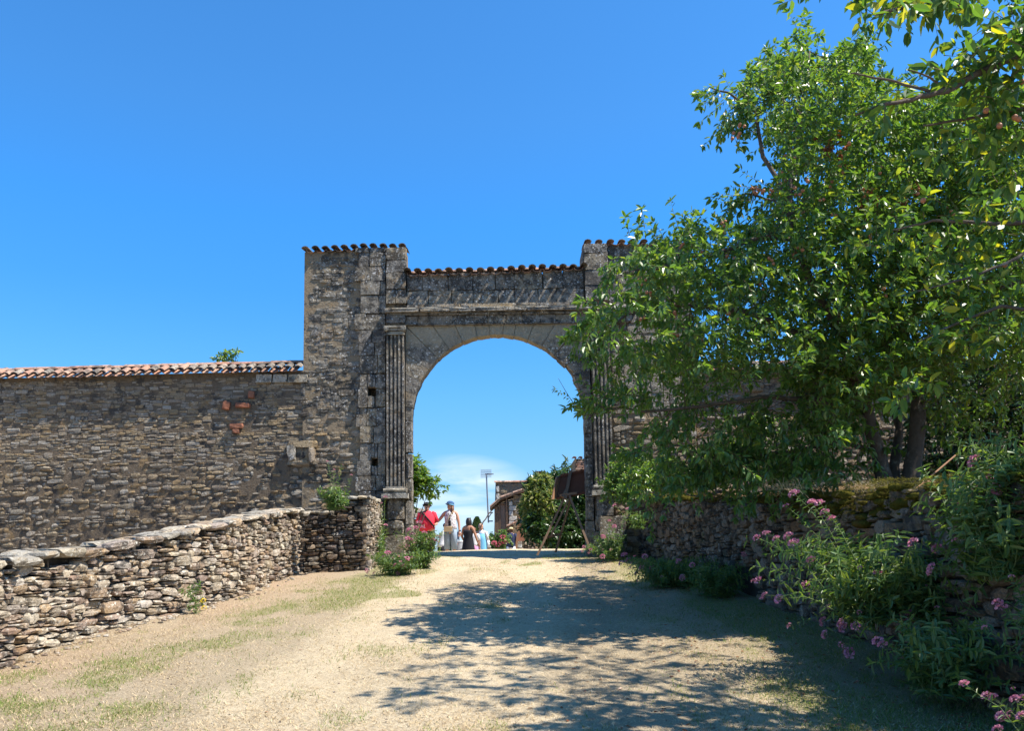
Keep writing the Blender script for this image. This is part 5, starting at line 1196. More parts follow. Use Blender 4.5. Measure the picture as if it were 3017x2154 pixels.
crown_poly = [(1905, 715), (1990, 668), (2090, 705), (2150, 690), (2240, 640), (2290, 500), (2290, 420), (2215, 390), (2160, 330), (2140, 290), (2200, 200), (2290, 175), (2350, 150), (2395, 200), (2440, 210), (2470, 160), (2550, 160), (2570, 250), (2660, 320), (2760, 270), (2900, 260), (3120, 250), (3250, 500), (3250, 1080), (2980, 1080), (2900, 1010), (2760, 1100), (2620, 1200), (2560, 1180), (2480, 1300), (2350, 1300), (2380, 1180), (2250, 1120), (2100, 1150), (1960, 1120), (1850, 1130), (1800, 1060), (1750, 1020), (1700, 960), (1810, 890), (1850, 830), (1790, 780), (1850, 740)]
H = np.array([tuple(h) for h in hubs]); ST = []; DR = []; LN = []; rs = np.random.RandomState(5)
def add_shoot(p, l, out=None):
    p = np.array(p); d = H - p; k = np.argmin((d ** 2).sum(1) + rs.rand(len(H)) * .12); a = p - H[k]; a = a / (np.linalg.norm(a) + 1e-6) + np.array((0, -.05, .35)) + rs.randn(3) * .45
    if out is not None: a = np.array(out)
    ST.append(p); DR.append(a); LN.append(l)
n_ = 0
crown_poly = [(x + 48 if x < 2000 else x + 30 if x < 2360 else x, y) for x, y in crown_poly]
while n_ < 6600:
    px, py = rs.uniform(1690, 3250), rs.uniform(140, 1320)
    if not poly_in(crown_poly, px, py): continue
    Yc = 9.5 + rs.uniform(-1, 1) * (1.9 if px < 2350 else 1.7); q3 = P(px, py, Yc)
    nz = mnoise.noise(q3 * 1.5) + .6 * mnoise.noise(q3 * 3.6 + Vector((5, 5, 5)))
    if nz < .02 and rs.rand() < (.85 if px < 2300 else .5): continue
    if px < 2350 and py > 1080 and rs.rand() < .45: continue
    add_shoot(q3, rs.uniform(.10, .26) if rs.rand() < .8 else rs.uniform(.3, .5)); n_ += 1
for px, py, n in ((1980, 1400, 26), (2080, 1370, 34), (2200, 1390, 40), (2330, 1400, 40), (2450, 1390, 34), (1960, 1180, 16), (2040, 1140, 20), (2140, 1220, 34), (2270, 1240, 40), (2390, 1290, 40), (2180, 1300, 34), (2500, 1200, 40), (2420, 1130, 34), (2560, 1340, 16), (2800, 1180, 34), (2950, 1150, 30), (2860, 1280, 16)):
    for _ in range(int(n * 1.0)): add_shoot(P(px + rs.randn() * 38, py + rs.randn() * 42, 9.2 + rs.randn() * .5), rs.uniform(.12, .34), (rs.randn() * .6 - .3, rs.randn() * .4, -.35 + rs.randn() * .6))
# distinct outline sprays: (px, py, depth, dx, dz, length)
for px, py, Y, dx, dz, l, n in [(2370, 150, 9, .1, 1, .42, 7), (2350, 260, 9, .1, 1, .4, 9), (2140, 280, 9.1, -1, .1, .35, 7), (2190, 330, 9.1, -.6, -.6, .4, 9), (2150, 330, 9.1, -.2, -1, .35, 7), (2240, 320, 9.1, -.2, 1, .4, 10), (2300, 300, 9.1, -.3, .8, .4, 12), (2480, 240, 10, .1, 1, .45, 8), (2530, 230, 10, .1, 1, .35, 5),
        (2230, 385, 9.0, -.9, -.2, .2, 3), (2240, 575, 8.8, -1, .0, .45, 9), (2190, 600, 8.8, -.7, -.6, .35, 7), (2260, 630, 8.8, -.3, -1, .35, 7), (1960, 720, 8.5, -.4, .9, .26, 4), (1880, 690, 8.5, -.2, .9, .24, 3), (1925, 720, 8.5, -.5, -.6, .3, 7), (1850, 770, 8.5, -.9, -.3, .3, 7), (1830, 800, 8.5, -.4, -.9, .3, 6),
        (1790, 910, 8.6, -.8, .1, .3, 6), (1780, 930, 8.6, -.5, -.8, .35, 8), (1740, 985, 8.6, -1, -.1, .25, 5), (1730, 1000, 8.6, -.6, -.8, .22, 4), (1760, 1010, 8.6, -.1, -1, .3, 6), (1800, 1060, 8.6, -.2, -1, .35, 6), (1900, 1180, 8.7, -1, .0, .4, 8), (1800, 1200, 8.7, -1, .05, .4, 9), (1760, 1210, 8.65, -1, .5, .22, 4), (2040, 1210, 8.7, -.5, -.6, .35, 12), (1960, 1260, 8.7, -.3, -1, .35, 10), (2100, 1290, 9, .2, -1, .4, 14), (2200, 1340, 9.1, -.4, -.5, .4, 14), (2080, 1370, 9.2, -.6, -.5, .35, 12), (1900, 1330, 9.2, -1, -.2, .35, 8), (2350, 1340, 9.1, .0, -.8, .4, 14), (2430, 1260, 9.1, .0, -.8, .4, 12)]:
    for _ in range(n): p = P(px + rs.uniform(-28, 28), py + rs.uniform(-28, 28), Y + rs.uniform(-.25, .25)); add_shoot(p, l * rs.uniform(.7, 1.1), (dx + rs.randn() * .25, rs.randn() * .3, dz + rs.randn() * .25))
(LB, LA, LNn, LL, LW_), TW = shoots(ST, DR, LN, 46, .083, .036, rs, ends=7)
attach('crown', leaf_mesh('crown', LB, LA, LNn, LL, LW_, M['leaf'], O, rs=rs), pt_, 'stuff')
attach('twigs', twig_mesh('twigs', TW,   .004, M['twig'], O), pt_, 'stuff')
for px, py, n in ((1980, 1400, 26), (2080, 1370, 30), (2200, 1390, 34), (2330, 1400, 30), (2430, 1380, 26), (1900, 1180, 14), (2000, 1140, 20), (2120, 1200, 26), (2260, 1230, 26), (2380, 1290, 26)):
    pass
# the thin bare-tipped shoot leaning across the arch
sh_ = [P(1720, 1225, 8.6), P(1690, 1190, 8.55), P(1665, 1150, 8.5), P(1645, 1115, 8.5)]
limb(pt_, [P(1800, 1215, 8.62)] + sh_, .006, .002, 'shoot', 5)
(a, b, c, d, e), _ = shoots([tuple(sh_[0])], [tuple(sh_[3] - sh_[0])], [(sh_[3] - sh_[0]).length], 75, .045, .022, rs, hang=.1, bend=0)
attach('shoot_leaves', leaf_mesh('shoot_leaves', a, b, c, d, e, M['leaf'], O, rs=rs), pt_, 'stuff')
# linking twigs: from branches towards the shoot starts
LK = []
for p in ST[::3]:
    d = H - p; k = np.argmin((d ** 2).sum(1)); q = H[k]
    if ((q - p) ** 2).sum() > .3: continue
    m_ = (q + p) / 2 + rs.randn(3) * .04; LK.append(np.array([q, (q + m_) / 2, m_, (m_ + p) / 2, p]))
attach('small_branches', twig_mesh('small_branches', LK, .007, M['bark'], O), pt_, 'stuff')
# plums: clusters in the visible shell of the crown
r = random.Random(3)
clus = [(2190, 360), (2165, 405), (2230, 560), (2245, 558), (2260, 562), (2140, 690), (2150, 760), (2060, 755), (2045, 725), (1895, 830), (1905, 870), (2010, 720), (2130, 665), (2400, 460), (2500, 435), (2600, 500), (2330, 455), (2385, 525), (2430, 590), (2480, 500), (2350, 560), (2160, 935), (2180, 940), (1975, 930), (1990, 990), (2060, 990), (1895, 930), (2280, 770), (2350, 740), (2240, 850), (2450, 630), (2560, 700), (2700, 560), (2800, 620), (2600, 860), (2300, 520), (2360, 640), (2460, 540)]
for cx2, cy2 in clus:
    for _ in range(r.randint(2, 5)):
        Y = r.uniform(7.75, 8.3); p = P(cx2 + r.uniform(-16, 16), cy2 + r.uniform(-14, 14), Y); o = attach('fruit', fruit_me, pt_); o.location = p - O; o.scale = [r.uniform(.8, 1.1)] * 3
# dead, browned sprays
ST2 = []; DR2 = []
for px, py, n in ((2450, 410, 9), (2460, 450, 8), (2560, 570, 8), (2670, 570, 5)):
    for _ in range(n): ST2.append(tuple(P(px + rs.uniform(-12, 12), py + rs.uniform(-15, 15), 8.1))); DR2.append((rs.randn(), rs.randn() * .5, -.5 + rs.randn()))
(a, b, c, d, e), tw_ = shoots(ST2, DR2, [.1] * len(ST2), 70, .05, .02, rs); attach('withered_leaves', leaf_mesh('withered_leaves', a, b, c, d, e, M['leaf_dead'], O, fold=.8, droop=.6, rs=rs), pt_, 'stuff')

# ================================================================ NEAR PLUM TREE (trunk out of frame, branches reach in at the upper right)
nb_ = empty('plum_tree', (5.6, 3.4, 2.0), 'nearer plum tree whose big-leaved yellow-green branches reach in from the upper right', 'tree'); O2 = nb_.location.copy(); rs = np.random.RandomState(17)
limb(nb_, [(5.6, 3.4, 1.7), (5.5, 3.5, 2.8), (5.2, 3.7, 3.8), (4.9, 4.0, 4.6)], .15, .09, 'trunk', 10, wob=.01)
limb(nb_, [(4.9, 4.0, 4.6), (4.4, 4.4, 5.4), (3.5, 5.0, 5.7), (2.6, 5.4, 5.9)], .03, .006, wob=.05)
limb(nb_, [(4.9, 4.0, 4.6), (4.6, 5.2, 5.6), (4.0, 6.3, 6.6)], .035, .01, wob=.05)
NB = [limb(nb_, [(5.2, 3.7, 3.8), P(3160, 90, 4.6), P(3017, 150, 4.5), P(2900, 205, 4.45), P(2790, 265, 4.4), P(2690, 290, 4.35), P(2590, 312, 4.3), P(2520, 338, 4.3)], .035, .005, wob=.004),
      limb(nb_, [P(2745, 272, 4.38), P(2640, 240, 4.4), P(2560, 225, 4.42), P(2508, 215, 4.45)], .009, .004, wob=.004),
      limb(nb_, [P(2790, 265, 4.4), P(2740, 225, 4.4), P(2675, 205, 4.42)], .008, .004, wob=.004),
      limb(nb_, [(5.2, 3.7, 4.0), P(3100, -120, 4.2), P(2900, -60, 4.1), P(2700, 10, 4.05), P(2600, 35, 4.0), P(2560, 45, 4.0)], .025, .004, wob=.004),
      limb(nb_, [(5.2, 3.7, 3.8), P(3100, 330, 4.7), P(3000, 320, 4.7), P(2850, 350, 4.75), P(2720, 370, 4.8)], .022, .006, wob=.004),
      limb(nb_, [(5.4, 3.6, 3.2), P(3150, 640, 5.0), P(2950, 660, 5.0), P(2750, 650, 5.1), P(2620, 680, 5.2)], .022, .005, wob=.004),
      limb(nb_, [(5.4, 3.6, 3.0), P(3150, 940, 5.0), P(2950, 900, 5.0), P(2800, 960, 5.1), P(2700, 1010, 5.1)], .018, .004, wob=.004),
      limb(nb_, [P(3150, 640, 5.0), P(3000, 760, 4.9), P(2850, 820, 4.9), P(2700, 860, 5.0)], .014, .004, wob=.004)]
ST = []; DR = []; LN = []
def sprays(px0, py0, px1, py1, Y, n, sp=35, l=.17, up=.1):
    for _ in range(n):
        t = rs.rand(); p = P(px0 + (px1 - px0) * t + rs.randn() * sp * .5, py0 + (py1 - py0) * t + rs.randn() * sp, Y + rs.randn() * .12); ST.append(tuple(p)); DR.append((rs.randn() - .3, rs.randn() * .6, rs.randn() * .7 + up)); LN.append(l * rs.uniform(.5, 1.2))
sprays(3060, 150, 2850, 140, 4.4, 26, 70); sprays(3060, 60, 2960, 110, 4.4, 22, 45); sprays(2860, 200, 2770, 235, 4.4, 14, 25, .12); sprays(3050, 240, 2900, 230, 4.5, 20, 40)
sprays(2700, 265, 2600, 285, 4.35, 6, 14, .10); sprays(2700, 12, 2575, 30, 4.0, 10, 10, .09); sprays(2850, -30, 2680, -5, 4.05, 22, 16, .12); sprays(2850, 10, 2800, 20, 4.0, 4, 8, .1)
sprays(3050, 330, 2740, 360, 4.75, 22, 32, .15); sprays(3050, 400, 2880, 430, 4.8, 16, 30)
sprays(3100, 640, 2640, 680, 5.1, 26, 32, .16); sprays(2680, 620, 2500, 740, 5.3, 14, 26, .13); sprays(3100, 930, 2720, 1000, 5.05, 22, 24, .14); sprays(3100, 760, 2720, 860, 5.0, 22, 40, .16); sprays(2790, 1100, 2640, 1180, 5.2, 7, 26, .12); sprays(3020, 560, 2700, 780, 5.2, 22, 60)
for x_, y_, z_ in ((3.6, 4.5, 3.8), (4.2, 4.3, 3.9), (4.7, 4.0, 3.9), (3.8, 4.7, 3.0), (4.4, 4.4, 3.2), (4.9, 4.0, 3.1), (4.0, 4.3, 4.5), (4.6, 4.0, 4.3), (4.3, 4.4, 2.7)):
    for _ in range(16): ST.append((x_ + rs.randn() * .3, y_ + rs.randn() * .25, z_ + rs.randn() * .22)); DR.append(rs.randn(3)); LN.append(.18)
(a, b, c, d, e), tw_ = shoots(ST, DR, LN, 34, .086, .041, rs, hang=.3, ends=4)
fn = (a[:, 0] - 0) ** 2 * 0 + a[:, 1]
order = np.argsort(-(d * 1.0 / a[:, 1]) + 1000 * ((a[:, 1] <= 0)) + 5 * (np.abs(a[:, 0] / a[:, 1]) > .62) + 5 * ((a[:, 2] - 1.6) / a[:, 1] > .66))
near = order[:300]; far = order[300:]
lb = [leaf_mesh('leaf', np.zeros((1, 3)), np.array([[1., 0, 0]]), np.array([[0, 0, 1.]]), [1.0], [.48], M['leaf_near'], fold=f_, droop=d_, rnd=np.array([.0])) for f_, d_ in ((.3, .1), (.5, .25), (.2, .3), (.6, .15), (.35, .4), (.25, -.05))]
for i in near:
    A_ = Vector(b[i]).normalized(); Sd = A_.cross(Vector(c[i])).normalized(); N_ = Sd.cross(A_); MM = Matrix((A_ * d[i], Sd * d[i], N_ * d[i])).transposed().to_4x4(); MM.translation = Vector(a[i]) - O2
    o = attach('leaf', lb[i % 6], nb_); o.matrix_basis = MM
attach('crown', leaf_mesh('crown', a[far], b[far], c[far], d[far], e[far], M['leaf_near'], O2, rs=rs), nb_, 'stuff')
attach('twigs', twig_mesh('twigs', tw_, .003, M['twig'], O2), nb_, 'stuff')
for px, py in ((2870, 230), (2990, 345), (3000, 350), (2905, 325), (2945, 370), (2840, 240), (3010, 240), (2720, 590), (2960, 780)): o = attach('fruit', fruit_me, nb_); o.location = P(px, py, 4.5 if py < 500 else 5.0) - O2; o.scale = [.95] * 3
# the rest of its crown, above and right of the picture: it shades the foreground
ST = []; DR = []; LN = []
LOBES_ALL = [(2.5, 5.4, 5.9, .45), (3.0, 5.2, 5.7, .6), (3.6, 5.0, 5.6, .7), (4.3, 4.9, 5.6, .8), (3.3, 6.2, 6.5, .6), (4.2, 6.2, 6.5, .8), (5.0, 6.0, 6.4, .9), (3.6, 7.4, 7.4, .6), (4.6, 7.4, 7.4, .8), (4.6, 4.0, 5.0, .7), (5.4, 4.4, 5.4, .9), (5.8, 3.4, 4.8, 1.), (6.2, 5.2, 5.2, 1.1)]
LOBES = LOBES_ALL
OLD = [(2.4, 5.3, 6.4, .9), (3.2, 5.0, 6.1, .9), (4.0, 5.0, 5.9, 1.0), (3.4, 6.2, 6.9, .8), (4.6, 6.0, 6.6, 1.0), (4.2, 4.0, 5.4, .9), (5.4, 4.6, 5.6, 1.1), (3.2, 3.9, 5.6, .8), (2.0, 4.6, 6.0, .7), (5.8, 3.2, 4.8, 1.2), (4.6, 3.0, 4.6, .9), (6.2, 5.2, 5.2, 1.1), (1.9, 5.9, 6.9, .5), (3.0, 7.2, 7.4, .7), (4.2, 7.6, 7.6, .9)]
for x, y, z, q in LOBES:
    for _ in range(int(62 * q ** 2)):
        v = rs.randn(3); v = v / np.linalg.norm(v) * q * rs.rand() ** .4; p = np.array((x, y, z)) + v * (1, 1, .7)
        pz = (p[2] - 1.6) / p[1]
        if pz < .72 and p[0] / p[1] < .66: continue
        ST.append(p); DR.append(v + rs.randn(3) * .3); LN.append(rs.uniform(.15, .35))
(a, b, c, d, e), tw_ = shoots(ST, DR, LN, 40, .095, .044, rs); attach('upper_crown', leaf_mesh('upper_crown', a, b, c, d, e, M['leaf_near'], O2, rs=rs), nb_, 'stuff')
attach('twigs', twig_mesh('twigs', tw_, .004, M['twig'], O2), nb_, 'stuff')
for x, y, z, q in LOBES: 
    if (z - 1.6) / y > .72: limb(nb_, [(4.9, 4.0, 4.6), ((x + 4.9) / 2, (y + 4) / 2, (z + 4.6) / 2 + .5), (x, y, z)], .014, .005)

B_, rs_ = LIT[0]; n = len(B_)
props(link('fallen_leaves', leaf_mesh('fallen_leaves', B_, np.stack([rs_.randn(n), rs_.randn(n), .1 * rs_.randn(n)], 1), np.stack([.3 * rs_.randn(n), .3 * rs_.randn(n), np.ones(n)], 1), rs_.uniform(.02, .05, n), rs_.uniform(.012, .022, n), M['leaf_dead'], fold=.5, droop=.1, rs=rs_)), 'curled brown fallen leaves scattered on the shaded side of the path', 'fallen leaves', None, 'stuff')
# ================================================================ SHRUBS AND OTHER TREES
def shrub(name, label, cat, loc, lobes, n, leafL, leafW, mat, per_m=45, seed=1, group=None, stems=True, ln=(.12, .3), fill=.35, up=.5):
    o = empty(name, loc, label, cat, group); rs = np.random.RandomState(seed); ST = []; DR = []; LN = []; tot = sum(l[3] ** 2 for l in lobes)
    for x, y, z, q, *sq in lobes:
        s_ = sq[0] if sq else 1
        for _ in range(int(n * q * q / tot)):
            v = rs.randn(3); v = v / np.linalg.norm(v); ST.append(np.array((x, y, z)) + v * max(.35 * q, q - .7 * sum(ln) / 2) * rs.uniform(fill, 1) ** .5 * (1, 1, s_)); DR.append(v + np.array((0, 0, up)) + rs.randn(3) * .4); LN.append(rs.uniform(*ln))
        if stems: mb = MB(); mb.tube([Vector((0, 0, -.1)), (Vector((x, y, z)) - Vector(loc)) * .5 + Vector((0, 0, -.1)), Vector((x, y, z)) - Vector(loc)], [.02, .014, .006], 5); attach('stem', mb.mesh('stem', M['bark'], True), o)
    (a, b, c, d, e), tw_ = shoots(ST, DR, LN, per_m, leafL, leafW, rs); attach('foliage', leaf_mesh('foliage', a, b, c, d, e, mat, loc, rs=rs), o, 'stuff'); attach('twigs', twig_mesh('twigs', tw_, .004, M['twig'], loc), o, 'stuff')
    return o
def lob(px, py, Y, rp, s=1): p = P(px, py, Y); return (p.x, p.y, p.z, rp / FPX * Y, s)
shrub('laurel_bush', 'big rounded evergreen bush with pale sunlit top leaves, behind the large easel', 'bush', (*P(1640, 1600, 21.0).xy, 1.45), [lob(1600, 1460, 21, 48), lob(1575, 1490, 20.8, 32), lob(1640, 1450, 21.2, 45), lob(1585, 1540, 20.7, 48), lob(1640, 1530, 20.8, 60), lob(1700, 1470, 21, 50), lob(1700, 1550, 20.8, 60), lob(1740, 1500, 21, 50), lob(1590, 1430, 21, 25), lob(1572, 1515, 20.9, 28), lob(1600, 1575, 19.9, 34), lob(1578, 1552, 19.9, 26), lob(1650, 1585, 20.4, 38), lob(1700, 1590, 20.4, 38)], 2500, .13, .05, M['leaf_dark'], 40, 21)
sb = shrub('spiky_shrub', 'pale sprays of a taller shrub poking above the bush by the chimney', 'bush', (*P(1660, 1560, 21.6).xy, 1.5), [lob(1650, 1395, 21.6, 12), lob(1672, 1380, 21.6, 9), lob(1640, 1410, 21.6, 12), lob(1605, 1425, 21.4, 22)], 60, .15, .05, M['leaf_dark'], 40, 23)
shrub('sunlit_bush_face', 'sunlit left face of the evergreen bush, its sunlight painted as pale leaves', 'bush', (*P(1580, 1600, 20.2).xy, 1.45), [lob(1600, 1440, 20.2, 34), lob(1577, 1475, 20.2, 28), lob(1590, 1480, 20.1, 38), lob(1566, 1508, 20.2, 18)], 330, .11, .045, M['leaf_sunlit'], 45, 24, stems=False)  # lit side of the evergreen bush, brightness painted into the leaves
shrub('young_tree', 'small bright green tree leaning in from behind the left jamb of the arch', 'tree', (*P(1190, 1600, 19.5).xy, 1.4), [lob(1215, 1380, 19.5, 28), lob(1222, 1410, 19.5, 32), lob(1205, 1440, 19.5, 30), lob(1240, 1430, 19.5, 26), lob(1260, 1450, 19.5, 18), lob(1195, 1420, 19.5, 40), lob(1185, 1470, 19.5, 40), lob(1285, 1428, 19.5, 10), lob(1268, 1425, 19.5, 10)], 430, .11, .05, M['leaf'], 34, 25)
shrub('laurel_hedge', 'dark evergreen hedge on the terrace behind the plum trunks', 'hedge', (*P(2850, 1400, 12.5).xy, 2.3), [lob(2750 + 110 * i, 1150 + 150 * j, 12.8 + .4 * ((i + j) % 2), 110) for i in range(5) for j in range(3)] + [lob(2900 + 120 * i, 900, 13.2, 120) for i in range(4)], 2600, .10, .042, M['leaf_dark'], 40, 26)
shrub('understorey_shrub', 'low dark-leaved shrub at the foot of the terrace, left of the plum trunk', 'bush', (*P(2200, 1420, 11.5).xy, 2.3), [lob(2080, 1400, 11.8, 50), lob(2200, 1360, 12, 60), lob(2320, 1390, 11.8, 55), lob(1960, 1400, 12.3, 45), lob(1880, 1420, 12.8, 40), lob(2230, 1270, 12.3, 45)], 520, .07, .034, M['leaf'], 45, 27)
shrub('ivy_bush', 'small leafy bush growing against the foot of the gateway, right of the arch', 'bush', (*P(1830, 1440, 15.0).xy, 2.5), [lob(1830, 1400, 15.0, 36), lob(1870, 1370, 15.0, 36), lob(1800, 1440, 15.1, 30), lob(1910, 1420, 14.9, 40), lob(1850, 1450, 14.8, 36)], 330, .07, .035, M['leaf'], 45, 28)
# distant trees past the brow
cy = empty('cypress', (*P(1407, 1600, 60).xy, .2), 'distant dark green conifer between the women in black and light blue', 'tree'); rs = np.random.RandomState(4)
c0 = P(1406, 1600, 60); top = P(1404, 1527, 60); n = 2600; t = rs.rand(n) ** .8; ang = rs.rand(n) * 6.28; rad = (.62 * (1 - t) ** .6 * rs.uniform(.6, 1, n)); Bp = np.stack([c0.x + np.cos(ang) * rad * 1.2, 60 + np.sin(ang) * rad, c0.z - .3 + t * (top.z - c0.z + .3)], 1)
attach('crown', leaf_mesh('crown', Bp, np.stack([np.cos(ang) * .4, np.sin(ang) * .4, np.ones(n)], 1), rs.randn(n, 3), [.16] * n, [.07] * n, M['leaf_dark'], cy.location, rs=rs), cy, 'stuff'); mb = MB(); mb.tube([(0, 0, -.5), (0, 0, 1.2)], .08, 6); attach('trunk', mb.mesh('trunk', M['bark']), cy)
for px, py, rp, lbl, sd in ((1443, 1592, 16, 'round green garden bush beyond the brow, left of the stone house', 31), (1320, 1606, 14, 'low dark bush between the legs of the woman with the bag', 32), (1452, 1600, 10, 'small distant bush touching the corner of the stone house', 33)):
    shrub('round_bush', lbl, 'bush', (*P(px, 1610, 36).xy, .7), [lob(px, py, 36, rp), lob(px + 8, py + 6, 36, rp * .8)], 130, .10, .05, M['leaf_dark'], 40, sd, stems=False)
hy = shrub('hydrangea', 'pink-flowered hydrangea by the plank wall of the lean-to', 'bush', (*P(1478, 1605, 25).xy, 1.2), [lob(1474, 1596, 25, 15), lob(1486, 1586, 25, 10), lob(1464, 1602, 25, 10), lob(1480, 1605, 25, 12)], 70, .09, .055, M['leaf_herb'], 40, 34)
def dome(name, m, r_, n, rs, wid=.35):
    """flower head: many small petals over a dome"""
    v = rs.randn(n, 3); v /= np.linalg.norm(v, axis=1, keepdims=True); v[:, 2] = np.abs(v[:, 2]) * .9 - .15; B_ = v * r_ * np.array((1, 1, .6)) * .75
    return leaf_mesh(name, B_, v, rs.randn(n, 3), [r_ * .5] * n, [r_ * wid] * n, m, fold=.2, droop=.1, rs=rs)
rs = np.random.RandomState(9); HD = [dome('flower_head', M['hydra'], .075, 60, rs) for _ in range(2)]
for px, py in ((1456, 1600), (1476, 1599), (1481, 1582), (1467, 1606), (1490, 1597)): o = attach('flower_head', HD[px % 2], hy); o.location = P(px, py, 24.8) - hy.location; o.rotation_euler = (R(50), 0, 0)
# two leafy tips showing above the long wall
shrub('tree_tip', 'two leafy tips of a tree showing over the tiled wall top', 'tree', (*P(672, 1080, 18.5).xy, 4.6), [lob(655, 1052, 18.5, 10), lob(695, 1050, 18.5, 8), lob(660, 1062, 18.5, 10), lob(695, 1064, 18.5, 6)], 34, .10, .04, M['leaf'], 40, 35, ln=(.08, .18))

# ================================================================ VALERIAN and other herbs
VH = [dome('flower_head', M['petal'], .034, 46, rs, .5) for _ in range(4)] + [dome('flower_head', M['petal'], .02, 26, rs, .5) for _ in range(2)]
def valerian(label, base, tips, nleafy, spread, seed, leafL=.07, heads=1.0, droopstem=.15, extra_up=.25, group='red valerian plants', name='valerian', hs=1.0):
    """tips: world points of flower heads; leafy stems fill around the base"""
    base = Vector(base); o = empty(name, base, label, 'flowering plant', group); r = random.Random(seed); rs_ = np.random.RandomState(seed); B = []; A = []; N = []; L = []; T = []
    ends = [(Vector(t), True) for t in tips]
    for _ in range(nleafy):
        a = r.uniform(0, 6.28); q = r.uniform(.2, 1); ends.append((base + Vector((math.cos(a) * spread[0] * q, math.sin(a) * spread[1] * q, spread[2] * r.uniform(.25, 1))), False))
    for e_, hd in ends:
        b0 = base + Vector((r.uniform(-1, 1) * spread[0] * .3, r.uniform(-1, 1) * spread[1] * .3, 0)) if not hd else base.lerp(Vector((e_.x, e_.y, base.z)), .35) + Vector((r.uniform(-.05, .05), r.uniform(-.05, .05), 0))
        l = (e_ - b0).length; pts = []
        for k in range(6):
            t = k / 5; p = b0.lerp(e_, t) + Vector((0, 0, math.sin(math.pi * t) * extra_up * l * .5)) + Vector([r.uniform(-1, 1) * .012 for _ in range(3)]) * (k not in (0, 5)); pts.append(np.array(p))
        T.append(np.array(pts)); n = max(4, int(l / .045))
        for k in range(n):
            t = (k + .5) / n; sgm = min(4, int(t * 5)); p = pts[sgm] + (pts[sgm + 1] - pts[sgm]) * (t * 5 - sgm); d = pts[sgm + 1] - pts[sgm]; d = d / np.linalg.norm(d); u = np.cross(d, (0.1, .2, 1)); u /= np.linalg.norm(u); v = np.cross(d, u); a = k * 1.57
            sc = 1.1 - .65 * t if hd else 1.1 - .25 * t
            for s_ in (1, -1): B.append(p); A.append((u * math.cos(a) + v * math.sin(a)) * s_ + d * .6 + rs_.randn(3) * .2); N.append(d + np.array((0, 0, .5)) + rs_.randn(3) * .3); L.append(leafL * sc * r.uniform(.7, 1.2))
        if hd:
            for q in range(r.choice((1, 1, 2))):
                h = attach('flower_head', VH[r.randrange(4)] if r.random() < .75 else VH[4 + r.randrange(2)], o); h.location = e_ - base + Vector((r.uniform(-1, 1), r.uniform(-1, 1), r.uniform(-1, 1))) * .035 * q; h.scale = [hs * r.uniform(.8, 1.2)] * 3
                dd = Vector(pts[-1] - pts[-2]).normalized(); h.rotation_euler = (dd * .8 + Vector((0, 0, .6))).to_track_quat('Z', 'Y').to_euler()
    L = np.array(L); attach('leaves', leaf_mesh('leaves', np.array(B), np.array(A), np.array(N), L, L * .30, M['leaf_herb'], base, fold=.3, droop=.3, rs=rs_), o, 'stuff'); attach('stems', twig_mesh('stems', T, .0035, M['stem'], base), o, 'stuff'); return o
def tipsP(l, Y, j=.25, seed=1):
    r = random.Random(seed); return [P(a, b, Y + r.uniform(-j, j)) for a, b in l]
def G0(px, py, dz=0): p = hit(px, py); return (p.x, p.y, p.z + dz)
g1 = hit(1150, 1700)
valerian('pink valerian clump spilling over the corner of the stone pier, left of the path', (g1.x + .1, g1.y + .2, g1.z), tipsP([(1130, 1640), (1155, 1645), (1170, 1640), (1200, 1645), (1172, 1690), (1165, 1665), (1100, 1690), (1210, 1650), (1180, 1655), (1140, 1628), (1085, 1685), (1190, 1668)], 13.6), 110, (.55, .35, .42), 41, hs=1.15)
valerian('taller pink valerian in front of the left pilaster foot', (*P(1235, 1660, 14.6).xy, 1.28), tipsP([(1225, 1555), (1235, 1540), (1205, 1560), (1250, 1570), (1245, 1555), (1262, 1590), (1275, 1590), (1230, 1580), (1210, 1590), (1200, 1585), (1290, 1582), (1255, 1600), (1268, 1608), (1220, 1600), (1285, 1595), (1240, 1600), (1215, 1575), (1200, 1610)], 14.6), 120, (.5, .3, .7), 42, hs=1.25)
valerian('pale-leaved valerian growing on top of the pier, below the niche', (*P(985, 1500, 14.0).xy, z_lo - .02), tipsP([(965, 1360), (1010, 1370), (1035, 1400), (985, 1385)], 14.0), 60, (.32, .25, .42), 43, leafL=.08, hs=.7)
valerian('thin trailing valerian climbing the sunlit end of the pier', (XB + .08, YP + .9, gz(XB, YP + 1)), [Vector((XB + .12, YP + .6, z_hi - .1)), Vector((XB + .1, YP + 1.2, z_hi + .05)), Vector((XB + .15, YP + .9, z_hi - .5))], 16, (.12, .5, .8), 44)
valerian('shaded valerian beside the foot of the right jamb', G0(1800, 1650), tipsP([(1720, 1612), (1740, 1620), (1735, 1630), (1715, 1625), (1795, 1535), (1810, 1548), (1776, 1580), (1800, 1620), (1775, 1640), (1850, 1500)], 14.2), 70, (.4, .4, .5), 45)
valerian('valerian sprawling over grass below the middle of the retaining wall', G0(1990, 1730), tipsP([(1838, 1635), (1850, 1650), (1860, 1660), (1830, 1660), (1870, 1640), (1890, 1672), (1920, 1673), (1880, 1685), (1950, 1700), (2010, 1705), (1880, 1710), (1855, 1675), (1998, 1652), (1900, 1640)], 11.4, .5), 150, (.75, .6, .42), 46)
valerian('leafy green valerian with few blooms by the hollow in the wall', G0(2120, 1760), tipsP([(2040, 1665), (2000, 1655), (2190, 1640)], 10.4), 110, (.5, .5, .42), 47)
valerian('small valerian rooted in the shaded face of the wall', (*P(1880, 1560, 13.6).xy, 1.9), tipsP([(1845, 1500), (1810, 1490)], 13.4), 26, (.25, .2, .3), 48)
b6 = P(2850, 1800, 6.4)
